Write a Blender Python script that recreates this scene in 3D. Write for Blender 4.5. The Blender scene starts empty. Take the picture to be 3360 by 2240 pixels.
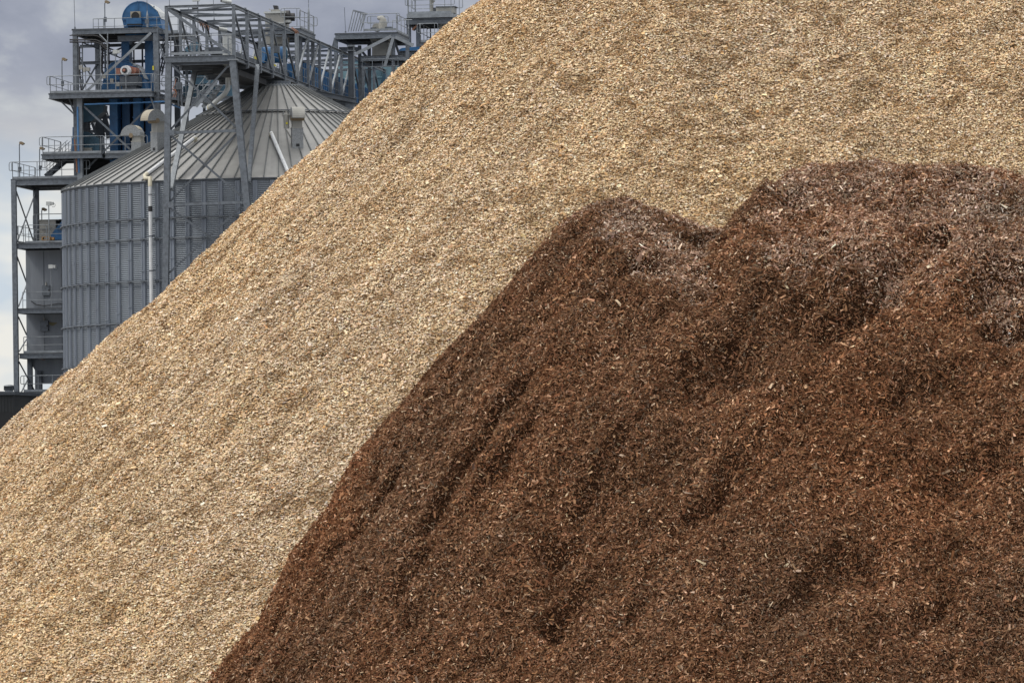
import bpy, math, random
import numpy as np
from mathutils import Vector, Matrix
random.seed(7)
SC = bpy.context.scene
COL = SC.collection
# ------------------------------------------------------------------ camera
FPX = 18667.0          # 200 mm lens on a 36 mm frame, in pixels of the 3360 wide photo
HZ = 1640.0            # horizon row
ROLL = 0.013
CAMZ = 3.0
pitch = math.atan((HZ - 1120.0) / FPX)
cam_d = bpy.data.cameras.new('camera'); cam = bpy.data.objects.new('camera', cam_d); COL.objects.link(cam)
cam_d.lens = 200.0; cam_d.sensor_width = 36.0; cam_d.clip_start = 1.0; cam_d.clip_end = 6000.0
RC = Matrix.Rotation(math.radians(90) + pitch, 3, 'X') @ Matrix.Rotation(-ROLL, 3, 'Z')
cam.location = (0, 0, CAMZ); cam.rotation_euler = RC.to_euler()
SC.camera = cam
CP = Vector((0, 0, CAMZ))
# ------------------------------------------------------------------ world: overcast sky
SUN_EL, SUN_AZ = math.radians(54), math.radians(-100)     # azimuth clockwise from +Y (high, from the left)
W = bpy.data.worlds.new('World'); SC.world = W; W.use_nodes = True
nt = W.node_tree; N = nt.nodes; LK = nt.links; N.clear()
def nd(nt_, t, **k):
    n = nt_.nodes.new(t)
    for a, b in k.items(): setattr(n, a, b)
    return n
sky = nd(nt, 'ShaderNodeTexSky', sky_type='NISHITA', sun_disc=False, sun_elevation=SUN_EL, sun_rotation=SUN_AZ)
tc = nd(nt, 'ShaderNodeTexCoord'); sp = nd(nt, 'ShaderNodeSeparateXYZ'); LK.new(tc.outputs['Generated'], sp.inputs[0])
# stretched cloud coordinates: (azimuth, elevation)
az = nd(nt, 'ShaderNodeMath', operation='ARCTAN2'); LK.new(sp.outputs[0], az.inputs[0]); LK.new(sp.outputs[1], az.inputs[1])
cv = nd(nt, 'ShaderNodeCombineXYZ'); LK.new(az.outputs[0], cv.inputs[0]); LK.new(sp.outputs[2], cv.inputs[1])
mp = nd(nt, 'ShaderNodeMapping'); mp.inputs['Rotation'].default_value = (0, 0, math.radians(24)); mp.inputs['Scale'].default_value = (22, 52, 1)
mp.inputs['Location'].default_value = (3.1, 1.25, 0)
LK.new(cv.outputs[0], mp.inputs[0])
n1 = nd(nt, 'ShaderNodeTexNoise'); n1.inputs['Scale'].default_value = 1.0; n1.inputs['Detail'].default_value = 9; n1.inputs['Roughness'].default_value = .56; n1.inputs['Distortion'].default_value = .25
LK.new(mp.outputs[0], n1.inputs['Vector'])
r1 = nd(nt, 'ShaderNodeValToRGB'); LK.new(n1.outputs['Fac'], r1.inputs[0])
CLOUDS = [(0.38, (.265, .29, .37)), (.50, (.35, .375, .455)), (.60, (.52, .545, .58))]
r1.color_ramp.elements[0].position, r1.color_ramp.elements[0].color = CLOUDS[0][0], (*CLOUDS[0][1], 1)
r1.color_ramp.elements[1].position, r1.color_ramp.elements[1].color = CLOUDS[2][0], (*CLOUDS[2][1], 1)
e = r1.color_ramp.elements.new(CLOUDS[1][0]); e.color = (*CLOUDS[1][1], 1)
# pale band low over the horizon, broken by the same clouds
el2 = nd(nt, 'ShaderNodeMath', operation='MULTIPLY_ADD'); LK.new(n1.outputs['Fac'], el2.inputs[0]); el2.inputs[1].default_value = .035; LK.new(sp.outputs[2], el2.inputs[2])
mr = nd(nt, 'ShaderNodeMapRange'); mr.interpolation_type = 'SMOOTHSTEP'
mr.inputs['From Min'].default_value = .064; mr.inputs['From Max'].default_value = .096; mr.inputs['To Min'].default_value = 1; mr.inputs['To Max'].default_value = 0
LK.new(el2.outputs[0], mr.inputs['Value'])
mx1 = nd(nt, 'ShaderNodeMix', data_type='RGBA'); LK.new(mr.outputs[0], mx1.inputs['Factor']); LK.new(r1.outputs[0], mx1.inputs['A'])
n2 = nd(nt, 'ShaderNodeTexNoise'); n2.inputs['Scale'].default_value = 1.7; n2.inputs['Detail'].default_value = 3; LK.new(mp.outputs[0], n2.inputs['Vector'])
r2 = nd(nt, 'ShaderNodeValToRGB'); LK.new(n2.outputs['Fac'], r2.inputs[0])
r2.color_ramp.elements[0].position = .4; r2.color_ramp.elements[0].color = (.60, .68, .76, 1)
r2.color_ramp.elements[1].position = .58; r2.color_ramp.elements[1].color = (.86, .85, .80, 1)
LK.new(r2.outputs[0], mx1.inputs['B'])
# overhead the cloud deck is brighter
up = nd(nt, 'ShaderNodeMapRange'); LK.new(sp.outputs[2], up.inputs['Value']); up.inputs['From Min'].default_value = .12; up.inputs['From Max'].default_value = .8
up.inputs['To Min'].default_value = 1.0; up.inputs['To Max'].default_value = 3.2
upc = nd(nt, 'ShaderNodeMapRange'); LK.new(sp.outputs[2], upc.inputs['Value']); upc.inputs['From Min'].default_value = .15; upc.inputs['From Max'].default_value = .6
mxu = nd(nt, 'ShaderNodeMix', data_type='RGBA'); LK.new(upc.outputs[0], mxu.inputs['Factor']); LK.new(mx1.outputs['Result'], mxu.inputs['A']); mxu.inputs['B'].default_value = (.50, .49, .475, 1)
ml = nd(nt, 'ShaderNodeVectorMath', operation='SCALE'); LK.new(mxu.outputs['Result'], ml.inputs[0]); LK.new(up.outputs[0], ml.inputs['Scale'])
STR = 0.1
sc2 = nd(nt, 'ShaderNodeVectorMath', operation='SCALE'); LK.new(ml.outputs[0], sc2.inputs[0]); sc2.inputs['Scale'].default_value = 1 / STR
mx2 = nd(nt, 'ShaderNodeMix', data_type='RGBA'); mx2.inputs['Factor'].default_value = .96
LK.new(sky.outputs[0], mx2.inputs['A']); LK.new(sc2.outputs[0], mx2.inputs['B'])
bg = nd(nt, 'ShaderNodeBackground'); bg.inputs['Strength'].default_value = STR; LK.new(mx2.outputs['Result'], bg.inputs[0])
wo = nd(nt, 'ShaderNodeOutputWorld'); LK.new(bg.outputs[0], wo.inputs[0])
sl = bpy.data.lights.new('sun', 'SUN'); sl.energy = 1.5; sl.angle = math.radians(11); sl.color = (1, .95, .87)
so = bpy.data.objects.new('sun', sl); COL.objects.link(so)
sd = Vector((math.sin(SUN_AZ) * math.cos(SUN_EL), math.cos(SUN_AZ) * math.cos(SUN_EL), math.sin(SUN_EL)))
so.rotation_euler = sd.to_track_quat('Z', 'Y').to_euler(); so.location = (40, 60, 80)
SC.view_settings.view_transform = 'Standard'; SC.view_settings.look = 'None'; SC.view_settings.exposure = 0.0; SC.view_settings.gamma = 1
# ------------------------------------------------------------------ rays and frames
def ray(px, py):
    v = RC @ Vector(((px - 1680) / FPX, -(py - 1120) / FPX, -1.0))
    return v
AZF = 0.147
UH = Vector((math.cos(AZF), -math.sin(AZF), 0)); VH = Vector((math.sin(AZF), math.cos(AZF), 0)); ZH = Vector((0, 0, 1))
_r = ray(915, 640); DS = 340.0
OG = Vector((_r.x / _r.y * DS, DS, 0))          # foot of the silo axis
def L(U, V, z): return OG + UH * U + VH * V + ZH * z
def loc(p): q = p - OG; return (q.dot(UH), q.dot(VH), q.z)
def PV(px, py, V):                              # world point of a pixel on the vertical plane V
    d = ray(px, py); t = ((OG - CP).dot(VH) + V) / d.dot(VH); return CP + d * t
def UZ(px, py, V): u, v, z = loc(PV(px, py, V)); return u, z
def PU(px, py, U):                              # ... on the vertical plane U
    d = ray(px, py); t = ((OG - CP).dot(UH) + U) / d.dot(UH); return CP + d * t
def VZ(px, py, U): u, v, z = loc(PU(px, py, U)); return v, z
def PY(px, py, Y): d = ray(px, py); return CP + d * (Y / d.y)
# crops used while measuring the photograph
def cA(x, y): return (x / 3.92, y / 3.92)
def cB(x, y): return (500 + x / 3.92, y / 3.92)
def cC(x, y): return (1000 + x / 3.92, y / 3.92)
def cD(x, y): return (x / 3.92, 500 + y / 3.92)
def cE(x, y): return (x / 3.137, 900 + y / 3.137)
def cG(x, y): return (200 + x / 5.8725, 300 + y / 5.8725)
def cH(x, y): return (400 + x / 2.94, 300 + y / 2.94)
def cK(x, y): return (x / 2.8, y / 2.8)
def cL(x, y): return (560 + x / 7.84, 150 + y / 7.84)
# ------------------------------------------------------------------ materials
def mat(name, base, rough=.6, metal=0.0, var=.0, scale=3.0, tint=None, bump=0.0, spec=.5, streak=False):
    m = bpy.data.materials.new(name); m.use_nodes = True
    t = m.node_tree; b = t.nodes['Principled BSDF']
    b.inputs['Roughness'].default_value = rough; b.inputs['Metallic'].default_value = metal; b.inputs['Specular IOR Level'].default_value = spec
    b.inputs['Base Color'].default_value = (*base, 1)
    if var or tint:
        c = nd(t, 'ShaderNodeTexCoord'); n = nd(t, 'ShaderNodeTexNoise'); n.inputs['Scale'].default_value = scale; n.inputs['Detail'].default_value = 6; n.inputs['Roughness'].default_value = .65
        if streak:
            mpp = nd(t, 'ShaderNodeMapping'); mpp.inputs['Scale'].default_value = (1, 1, .12); t.links.new(c.outputs['Object'], mpp.inputs[0]); t.links.new(mpp.outputs[0], n.inputs['Vector'])
        else: t.links.new(c.outputs['Object'], n.inputs['Vector'])
        r = nd(t, 'ShaderNodeValToRGB'); t.links.new(n.outputs['Fac'], r.inputs[0])
        lo = tint or tuple(x * (1 - var) for x in base); hi = tuple(min(1, x * (1 + var)) for x in base)
        r.color_ramp.elements[0].position = .33; r.color_ramp.elements[0].color = (*lo, 1)
        r.color_ramp.elements[1].position = .62; r.color_ramp.elements[1].color = (*hi, 1)
        t.links.new(r.outputs[0], b.inputs['Base Color'])
        if bump:
            bp = nd(t, 'ShaderNodeBump'); bp.inputs['Strength'].default_value = bump; bp.inputs['Distance'].default_value = .02
            t.links.new(n.outputs['Fac'], bp.inputs['Height']); t.links.new(bp.outputs[0], b.inputs['Normal'])
    return m
M = dict(
    steel=mat('galvanised_steel', (.155, .175, .20), .5, .35, .26, 5.0),
    steel_l=mat('bright_galvanised_steel', (.26, .285, .31), .5, .35, .2, 2.5),
    steel_d=mat('dull_grey_steel', (.10, .115, .135), .6, .2, .25, 1.5),
    under=mat('shaded_deck_underside', (.04, .043, .047), .8, .1, .3, 1.0),  # shade under the decks put into the colour
    blue=mat('blue_paint', (.026, .115, .265), .45, 0, .3, 1.6),
    blue_d=mat('faded_blue_paint', (.045, .11, .165), .5, 0, .25, 1.2),
    blue_p=mat('blue_pipe_paint', (.08, .22, .45), .5, 0, .1, 2),
    teal=mat('pale_blue_cladding', (.15, .26, .31), .5, .1, .15, 1),
    roof=mat('weathered_zinc_roof', (.285, .287, .282), .5, .25, .12, .7, streak=False),
    wall=mat('corrugated_zinc', (.195, .222, .255), .5, .35, .18, .8, streak=True),
    stiff=mat('zinc_stiffener', (.225, .255, .30), .45, .45, .15, 1.2, streak=True),
    galv=mat('spangled_zinc_duct', (.26, .275, .285), .45, .4, .25, 14),
    cream=mat('cream_paint', (.33, .30, .235), .6, 0, .12, 2),
    cream_g=mat('pale_grey_panel', (.31, .31, .29), .6, 0, .12, 2),
    white=mat('white_plastic', (.72, .74, .76), .4, 0, .06, 2),
    ivory=mat('ivory_plastic', (.62, .58, .45), .45, 0, .06, 2),
    lightw=mat('pale_hood_cover', (.52, .54, .53), .4, .2, .08, 2),
    rust=mat('rust_orange_paint', (.27, .12, .085), .6, 0, .35, 6),
    dark=mat('near_black', (.02, .022, .025), .8),
    black=mat('black_rubber', (.03, .03, .033), .6),
    yellow=mat('safety_yellow', (.62, .55, .04), .5),
    orange=mat('orange_cable', (.42, .16, .07), .6),
    tan=mat('stained_tan', (.22, .17, .11), .7, 0, .2, 3),
    ochre=mat('ochre_plastic', (.48, .27, .10), .6, 0, .1, 3),
    copper=mat('copper_pipe', (.30, .14, .08), .5, .3),
    hull=mat('painted_grey_plate', (.27, .295, .33), .55, .15, .2, .8, streak=True),
    shed=mat('dark_shed_cladding', (.03, .034, .037), .6, .1, .2, 1),
    seam=mat('roof_seam_zinc', (.13, .14, .145), .55, .3, .15, 1),
    glass=mat('lamp_glass', (.35, .36, .33), .2),
)
def sheet_tone(m, nth, dz, amt):
    """every bolted sheet its own slight tone, by angle round the axis and by height"""
    t = m.node_tree; b = t.nodes['Principled BSDF']; src = b.inputs['Base Color'].links[0].from_socket
    c = nd(t, 'ShaderNodeTexCoord'); s_ = nd(t, 'ShaderNodeSeparateXYZ'); t.links.new(c.outputs['Object'], s_.inputs[0])
    a = nd(t, 'ShaderNodeMath', operation='ARCTAN2'); t.links.new(s_.outputs[0], a.inputs[0]); t.links.new(s_.outputs[1], a.inputs[1])
    f1 = nd(t, 'ShaderNodeMath', operation='MULTIPLY'); t.links.new(a.outputs[0], f1.inputs[0]); f1.inputs[1].default_value = nth / (2 * math.pi)
    f2 = nd(t, 'ShaderNodeMath', operation='FLOOR'); t.links.new(f1.outputs[0], f2.inputs[0])
    g1 = nd(t, 'ShaderNodeMath', operation='MULTIPLY'); t.links.new(s_.outputs[2], g1.inputs[0]); g1.inputs[1].default_value = 1 / dz
    g2 = nd(t, 'ShaderNodeMath', operation='FLOOR'); t.links.new(g1.outputs[0], g2.inputs[0])
    v = nd(t, 'ShaderNodeCombineXYZ'); t.links.new(f2.outputs[0], v.inputs[0]); t.links.new(g2.outputs[0], v.inputs[1])
    w = nd(t, 'ShaderNodeTexWhiteNoise', noise_dimensions='2D'); t.links.new(v.outputs[0], w.inputs['Vector'])
    r = nd(t, 'ShaderNodeMapRange'); t.links.new(w.outputs['Value'], r.inputs['Value']); r.inputs['To Min'].default_value = 1 - amt; r.inputs['To Max'].default_value = 1 + amt
    x = nd(t, 'ShaderNodeVectorMath', operation='SCALE'); t.links.new(src, x.inputs[0]); t.links.new(r.outputs[0], x.inputs['Scale']); t.links.new(x.outputs[0], b.inputs['Base Color'])
sheet_tone(M['wall'], 27, 1.15, .10); sheet_tone(M['roof'], 96, 400, .05)
# ------------------------------------------------------------------ mesh builder
class MB:
    def __init__(s): s.v = []; s.f = []; s.sm = []
    def add(s, vs, fs, smooth=False):
        o = len(s.v); s.v.extend(vs); s.f.extend([tuple(i + o for i in f) for f in fs]); s.sm.extend([smooth] * len(fs))
    def axes(s, a, b, up=None):
        d = (b - a).normalized(); up = up or ZH
        if abs(d.dot(up)) > .97: up = VH
        x = d.cross(up).normalized(); y = x.cross(d).normalized(); return d, x, y
    def prof(s, a, b, pr, up=None, cap=True):   # pr: list of (x, y), closed outline swept a -> b
        a = Vector(a); b = Vector(b)
        if (b - a).length < 1e-5: return
        d, x, y = s.axes(a, b, up); n = len(pr)
        vs = [p + x * q[0] + y * q[1] for p in (a, b) for q in pr]
        fs = [(i, (i + 1) % n, n + (i + 1) % n, n + i) for i in range(n)]
        if cap: fs += [tuple(range(n - 1, -1, -1)), tuple(range(n, 2 * n))]
        s.add(vs, fs)
    def bar(s, a, b, w, h=None, up=None):
        h = h or w; s.prof(a, b, [(-w / 2, -h / 2), (w / 2, -h / 2), (w / 2, h / 2), (-w / 2, h / 2)], up)
    def ibeam(s, a, b, w, h, t=.03, up=None):
        W_, H_ = w / 2, h / 2; k = t / 2
        s.prof(a, b, [(-W_, -H_), (W_, -H_), (W_, -H_ + t), (k, -H_ + t), (k, H_ - t), (W_, H_ - t), (W_, H_), (-W_, H_), (-W_, H_ - t), (-k, H_ - t), (-k, -H_ + t), (-W_, -H_ + t)], up)
    def angle(s, a, b, w, t=.02, up=None):
        s.prof(a, b, [(-w / 2, -w / 2), (w / 2, -w / 2), (w / 2, -w / 2 + t), (-w / 2 + t, -w / 2 + t), (-w / 2 + t, w / 2), (-w / 2, w / 2)], up)
    def chan(s, a, b, w, h, t=.025, up=None):
        s.prof(a, b, [(-w / 2, -h / 2), (w / 2, -h / 2), (w / 2, -h / 2 + t), (-w / 2 + t, -h / 2 + t), (-w / 2 + t, h / 2 - t), (w / 2, h / 2 - t), (w / 2, h / 2), (-w / 2, h / 2)], up)
    def tube(s, pts, r, n=6, cap=True):
        pts = [Vector(p) for p in pts]
        q = [pts[0]]
        for p in pts[1:]:
            if (p - q[-1]).length > 1e-4: q.append(p)
        pts = q
        if len(pts) < 2: return
        rs = r if isinstance(r, (list, tuple)) else [r] * len(pts)
        d0 = (pts[1] - pts[0]).normalized(); ref = ZH if abs(d0.z) < .9 else VH
        x = d0.cross(ref).normalized(); vs = []
        for i, p in enumerate(pts):
            if i == 0: d = d0
            elif i == len(pts) - 1: d = (pts[i] - pts[i - 1]).normalized()
            else: d = ((pts[i] - pts[i - 1]).normalized() + (pts[i + 1] - pts[i]).normalized()).normalized()
            x = (x - d * x.dot(d)).normalized(); y = d.cross(x)
            for k in range(n):
                an = 2 * math.pi * k / n; vs.append(p + (x * math.cos(an) + y * math.sin(an)) * rs[i])
        fs = [(i * n + k, i * n + (k + 1) % n, (i + 1) * n + (k + 1) % n, (i + 1) * n + k) for i in range(len(pts) - 1) for k in range(n)]
        s.add(vs, fs, True)
        if cap: s.add(vs[:n], [tuple(range(n - 1, -1, -1))]); s.add(vs[-n:], [tuple(range(n))])
    def box(s, c, du, dv, dz, uh=None, vh=None):  # centre, full sizes on local axes
        uh = uh or UH; vh = vh or VH; c = Vector(c); a, b_, z = uh * du / 2, vh * dv / 2, ZH * dz / 2
        vs = [c - a - b_ - z, c + a - b_ - z, c + a + b_ - z, c - a + b_ - z, c - a - b_ + z, c + a - b_ + z, c + a + b_ + z, c - a + b_ + z]
        s.add(vs, [(0, 3, 2, 1), (4, 5, 6, 7), (0, 1, 5, 4), (1, 2, 6, 5), (2, 3, 7, 6), (3, 0, 4, 7)])
    def lbox(s, U0, U1, V0, V1, z0, z1): s.box(L((U0 + U1) / 2, (V0 + V1) / 2, (z0 + z1) / 2), abs(U1 - U0), abs(V1 - V0), abs(z1 - z0))
    def prism(s, pts, ext):                      # planar outline extruded by a vector
        pts = [Vector(p) for p in pts]; n = len(pts); ext = Vector(ext)
        vs = pts + [p + ext for p in pts]
        s.add(vs, [tuple(range(n)), tuple(range(2 * n - 1, n - 1, -1))] + [(i, n + i, n + (i + 1) % n, (i + 1) % n) for i in range(n)])
    def obj(s, name, m, parent=None, org=None, **props):
        org = Vector(org) if org is not None else (parent_org(parent) if parent else Vector((0, 0, 0)))
        me = bpy.data.meshes.new(name)
        me.from_pydata([tuple(Vector(v) - org) for v in s.v], [], s.f)
        me.polygons.foreach_set('use_smooth', s.sm)
        me.materials.append(m); me.validate(); me.update()
        o = bpy.data.objects.new(name, me); COL.objects.link(o)
        if parent: o.parent = parent
        else: o.location = org
        for k, v in props.items(): o[k] = v
        return o
def parent_org(o):
    p = Vector((0, 0, 0))
    while o: p += Vector(o.location); o = o.parent
    return p
def thing(name, label, cat, org=(0, 0, 0), group=None):
    o = bpy.data.objects.new(name, None); COL.objects.link(o); o.location = org; o.empty_display_size = .5
    o['label'] = label; o['category'] = cat
    if group: o['group'] = group
    return o
def dup(root, locn, label=None):
    r = root.copy(); COL.objects.link(r); r.location = locn
    if label: r['label'] = label
    for ch in list(root.children):
        c = ch.copy(); COL.objects.link(c); c.parent = r
        for g in ch.children:
            d = g.copy(); COL.objects.link(d); d.parent = c
    return r
DENS_L, DENS_B = 4800, 7500
# ------------------------------------------------------------------ the piles
rng = np.random.default_rng(11)
def lattice(seed, n=256): return np.random.default_rng(seed).random((n, n)).astype(np.float32) * 2 - 1
def vnoise(x, y, seed):
    g = lattice(seed); n = g.shape[0]
    xi = np.floor(x).astype(np.int64); yi = np.floor(y).astype(np.int64); fx = x - xi; fy = y - yi
    fx = fx * fx * fx * (fx * (fx * 6 - 15) + 10); fy = fy * fy * fy * (fy * (fy * 6 - 15) + 10)
    a = g[xi % n, yi % n]; b = g[(xi + 1) % n, yi % n]; c = g[xi % n, (yi + 1) % n]; d = g[(xi + 1) % n, (yi + 1) % n]
    return (a * (1 - fx) + b * fx) * (1 - fy) + (c * (1 - fx) + d * fx) * fy
def fbm(x, y, seed, oct=4, gain=.5):
    s = 0; a = 1; t = 0
    for k in range(oct):
        an = .6 + 1.1 * k; c_, s_ = math.cos(an), math.sin(an)
        s = s + a * vnoise((x * c_ - y * s_) * 2 ** k + 17.3 * k, (x * s_ + y * c_) * 2 ** k + 5.1 * k, seed + k); t += a; a *= gain
    return s / t
def smin(a, b, k): h = np.clip(.5 + .5 * (b - a) / k, 0, 1); return b * (1 - h) + a * h - k * h * (1 - h)
def smax(a, b, k): return -smin(-a, -b, k)
def aniso(x, y, ang, l1, l2): c, s = math.cos(ang), math.sin(ang); return (x * c + y * s) / l1, (-x * s + y * c) / l2
def pxw(px, py, Y): p = PY(px, py, Y); return p.x, p.z

# pale pile: one big cone
LA = PY(2278, -600, 100.0)
def h_light(x, y):
    dx = x - np.clip(x, LA.x, LA.x + 30)
    d = np.sqrt(dx ** 2 + (y - LA.y) ** 2)
    h = LA.z + .12 - np.sqrt((.885 * d) ** 2 + .25)
    ax, ay = aniso(x, y, .72, 3.2, .75)
    h = h + .085 * fbm(ax, ay, 21, 3) + .20 * fbm(x / 2.6, y / 2.6, 31, 3)
    ax, ay = aniso(x, y, .5, .55, .2)
    h = h + .10 * fbm(x / .9, y / .9, 39, 2)
    h = h + .05 * fbm(ax, ay, 41, 3)
    ax, ay = aniso(x, y, .6, 1.3, .45); cr = 1 - np.abs(fbm(ax, ay, 45, 3)) * 2.2
    h = h - .07 * np.clip(cr, 0, 1) ** 3 + .03 + .10 * vnoise(x / 3.3, y / 3.3, 47)
    ax, ay = aniso(x, y, .4, .45, .16)
    h = h - .16 * np.clip(vnoise(ax, ay, 49) - .42, 0, 1)
    return h
# brown pile: two flat-topped steep mounds merging into one slope
AX, AZt = pxw(611 * 3.281, 190 * 3.281, 82)
PK = 3.281 * 82 / FPX
PD = np.array([-5, 0, 34, 60, 78, 108, 130, 173, 217, 261, 287, 322, 356, 404, 440, 900]) * PK
PH = np.array([-24, -20, 27, 52, 74, 104, 130, 174, 222, 272, 322, 368, 432, 488, 560, 1400]) * PK; BX, BZt = pxw(2822, 340, 81)
BX2, BZ2 = pxw(4100, 360, 81)
dents = [(1612, 548, .55, .22, .30), (1965, 655, 1.9, .5, .36), (2290, 640, 1.2, .4, .3), (1850, 685, 1.3, .45, .34), (1690, 770, .8, .4, .28), (1290, 1245, .55, .28, .26), (1295, 1420, .6, .3, .28), (1030, 1115, .9, .22, .24),
         (2330, 690, 1.1, .5, .34), (1470, 600, .9, .3, .22), (1380, 1090, .9, .25, .18), (1640, 1120, 1.0, .3, .18), (960, 1290, .5, .2, .2), (2190, 570, 1.0, .22, .22),
         (1770, 1000, 1.3, .4, .16), (2100, 890, 1.1, .3, .22), (2250, 1080, .8, .3, .2), (1200, 900, .9, .22, .2), (900, 1080, .7, .2, .2), (1500, 1330, 1.1, .3, .18), (1900, 1330, 1.2, .35, .2),
         (1150, 1050, .9, .2, .2), (2140, 1400, .6, .3, .22), (1600, 880, .8, .25, .2), (1010, 890, .45, .16, .18), (800, 1240, .5, .2, .2), (1750, 440, .5, .2, .16)]
def h_brown0(x, y):
    # mound A
    sx, sy = .6, -1.3; ty = np.clip(((x - AX) * sx + (y - 81.9) * sy) / (sx * sx + sy * sy), 0, 1)
    d = np.sqrt((x - AX - sx * ty) ** 2 + ((y - 81.9 - sy * ty) * .93) ** 2)
    d = np.maximum(d, 1e-4)
    dn = np.clip((y - 80) / -3.0, 0, 1)
    coneA = AZt - np.interp(d, PD, PH) * (1 - .0 * dn)
    w = np.clip((x - AX) / 3.0, 0, 1)
    coneA = coneA + w * 1.3
    ztop = PY(2050, 643, 82.2).z
    capA = ztop - .36 * (82.3 - y) - .20 * np.maximum(x - pxw(2050, 643, 82)[0], 0) ** 1.15 - .25 * np.maximum(pxw(2000, 643, 82)[0] - x, 0)
    capA = np.where(y > 82.3, ztop - 1.1 * (y - 82.3) + (capA - ztop + .36 * (82.3 - y)), capA)
    A = smin(coneA, capA, .28)
    # mound B: ridge from BX to the right
    dx = np.where(x < BX, BX - x, 0.0)
    dB = np.sqrt((dx * 1.0) ** 2 + ((np.maximum(80.2 - y, 0) + np.maximum(y - 81.6, 0)) * .93) ** 2)
    coneB = BZt + .45 - 1.22 * dB
    zt = PY(2800, 550, 82).z
    capB = zt - .37 * (82.0 - y) - .10 * np.maximum(x - pxw(3000, 500, 82)[0], 0) - .16 * np.maximum(pxw(2660, 500, 82)[0] - x, 0) ** 1.3
    capB = np.where(y > 82.0, capB + .37 * (82.0 - y) - 1.1 * (y - 82.0), capB)
    B = smin(coneB, capB, .3)
    return smax(A, B, .22)
def sstep(a, b, v): t = np.clip((v - a) / (b - a), 0, 1); return t * t * (3 - 2 * t)
def h_brown(x, y):
    h = h_brown0(x, y); base = h
    ax, ay = aniso(x, y, .30, 1.3, .8)
    h = h + .13 * fbm(ax, ay, 61, 3) + .20 * fbm(x / 1.0, y / 1.0, 71, 3) + .18 * fbm(x / .46, y / .36, 75, 3)
    # slumped ledges: gentle shelves ending in short steep faces
    ax, ay = aniso(x, y, .34, 1.0, 1.0)
    u = ay / .95 + 1.1 * fbm(x / 1.7, y / 1.7, 181, 3) + .25 * vnoise(x / .5, y / .5, 185); f = u - np.floor(u)
    saw = np.where(f < .78, f / .78, (1 - f) / .22)
    h = h - .09 * saw * np.clip(.45 + 1.5 * fbm(ax / 1.6, ay / 1.1, 191, 2), 0, 1) + .06
    ax, ay = aniso(x, y, .10, 1.0, .8); cr = 1 - np.abs(fbm(ax, ay, 161, 3)) * 2.2
    h = h - .16 * np.clip(cr, 0, 1) ** 3
    ax, ay = aniso(x, y, .15, .55, .35); cr = 1 - np.abs(fbm(ax, ay, 171, 2)) * 2.2
    h = h - .10 * np.clip(cr, 0, 1) ** 3 + .10
    ax, ay = aniso(x, y, .8, .34, .16)
    h = h + .09 * fbm(ax, ay, 81, 3) + .035 * fbm(x / .17, y / .13, 87, 2) - .10 * np.clip(vnoise(x / .23, y / .2, 93) - .35, 0, 1)
    for (px, py, l1, l2, dep), (dx_, dy_) in zip(dents, DXY):
        a_, b_ = aniso(x - dx_, y - dy_, .38, l1 * .62, l2 * 1.15); b_ = b_ + .35 * vnoise(x / .35, y / .35, 201)
        h = h - dep * 1.9 * np.exp(-a_ * a_) * sstep(-1.8, .15, b_) * (1 - sstep(.15, .6, b_))
    k = .35 + .65 * sstep(82.2, 80.2, y)
    return base + (h - base) * k
# where each hollow lies on the slope: march along its ray
DXY = []
for (px, py, *_r2) in dents:
    d = ray(px / .7, py / .7); ys = np.linspace(70, 84, 600); xs = d.x / d.y * ys; zs = CAMZ + d.z / d.y * ys
    hh = h_brown0(xs, ys); k = np.argmax(hh > zs); DXY.append((float(xs[k]), float(ys[k])))

def height_mesh(name, fn, x0, x1, y0, y1, st, m, parent=None, **props):
    xs = np.arange(x0, x1, st); ys = np.arange(y0, y1, st); X, Y = np.meshgrid(xs, ys, indexing='ij')
    Z = np.maximum(fn(X, Y), -.3)
    nx, ny = X.shape; co = np.stack([X, Y, Z], -1).reshape(-1, 3).astype(np.float32)
    i = np.arange(nx * ny).reshape(nx, ny)
    q = np.stack([i[:-1, :-1], i[1:, :-1], i[1:, 1:], i[:-1, 1:]], -1).reshape(-1, 4)
    keep = (Z.reshape(-1)[q].max(1) > -.25); q = q[keep]
    me = mesh_np(name, co, q, m, smooth=True)
    o = bpy.data.objects.new(name, me); COL.objects.link(o)
    if parent: o.parent = parent
    for k, v in props.items(): o[k] = v
    return o
def mesh_np(name, co, q, m, smooth=False, col=None):
    me = bpy.data.meshes.new(name); nf, k = q.shape
    me.vertices.add(len(co)); me.vertices.foreach_set('co', np.ascontiguousarray(co, dtype=np.float32).ravel())
    me.loops.add(nf * k); me.loops.foreach_set('vertex_index', np.ascontiguousarray(q, dtype=np.int32).ravel())
    me.polygons.add(nf); me.polygons.foreach_set('loop_start', np.arange(0, nf * k, k, dtype=np.int32))
    me.polygons.foreach_set('use_smooth', np.full(nf, smooth))
    if col is not None:
        a = me.attributes.new('tone', 'BYTE_COLOR' if False else 'FLOAT_COLOR', 'POINT'); a.data.foreach_set('color', np.ascontiguousarray(col, dtype=np.float32).ravel())
    me.materials.append(m); me.update(calc_edges=True); return me
def nrm(v): return v / np.maximum(np.linalg.norm(v, axis=-1, keepdims=True), 1e-9)
RCn = np.array(RC).reshape(3, 3)
def project(P):
    q = (P - np.array([0, 0, CAMZ])) @ RCn
    return 1680 + FPX * q[:, 0] / -q[:, 2], 1120 - FPX * q[:, 1] / -q[:, 2]
GRIDS = {}
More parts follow.
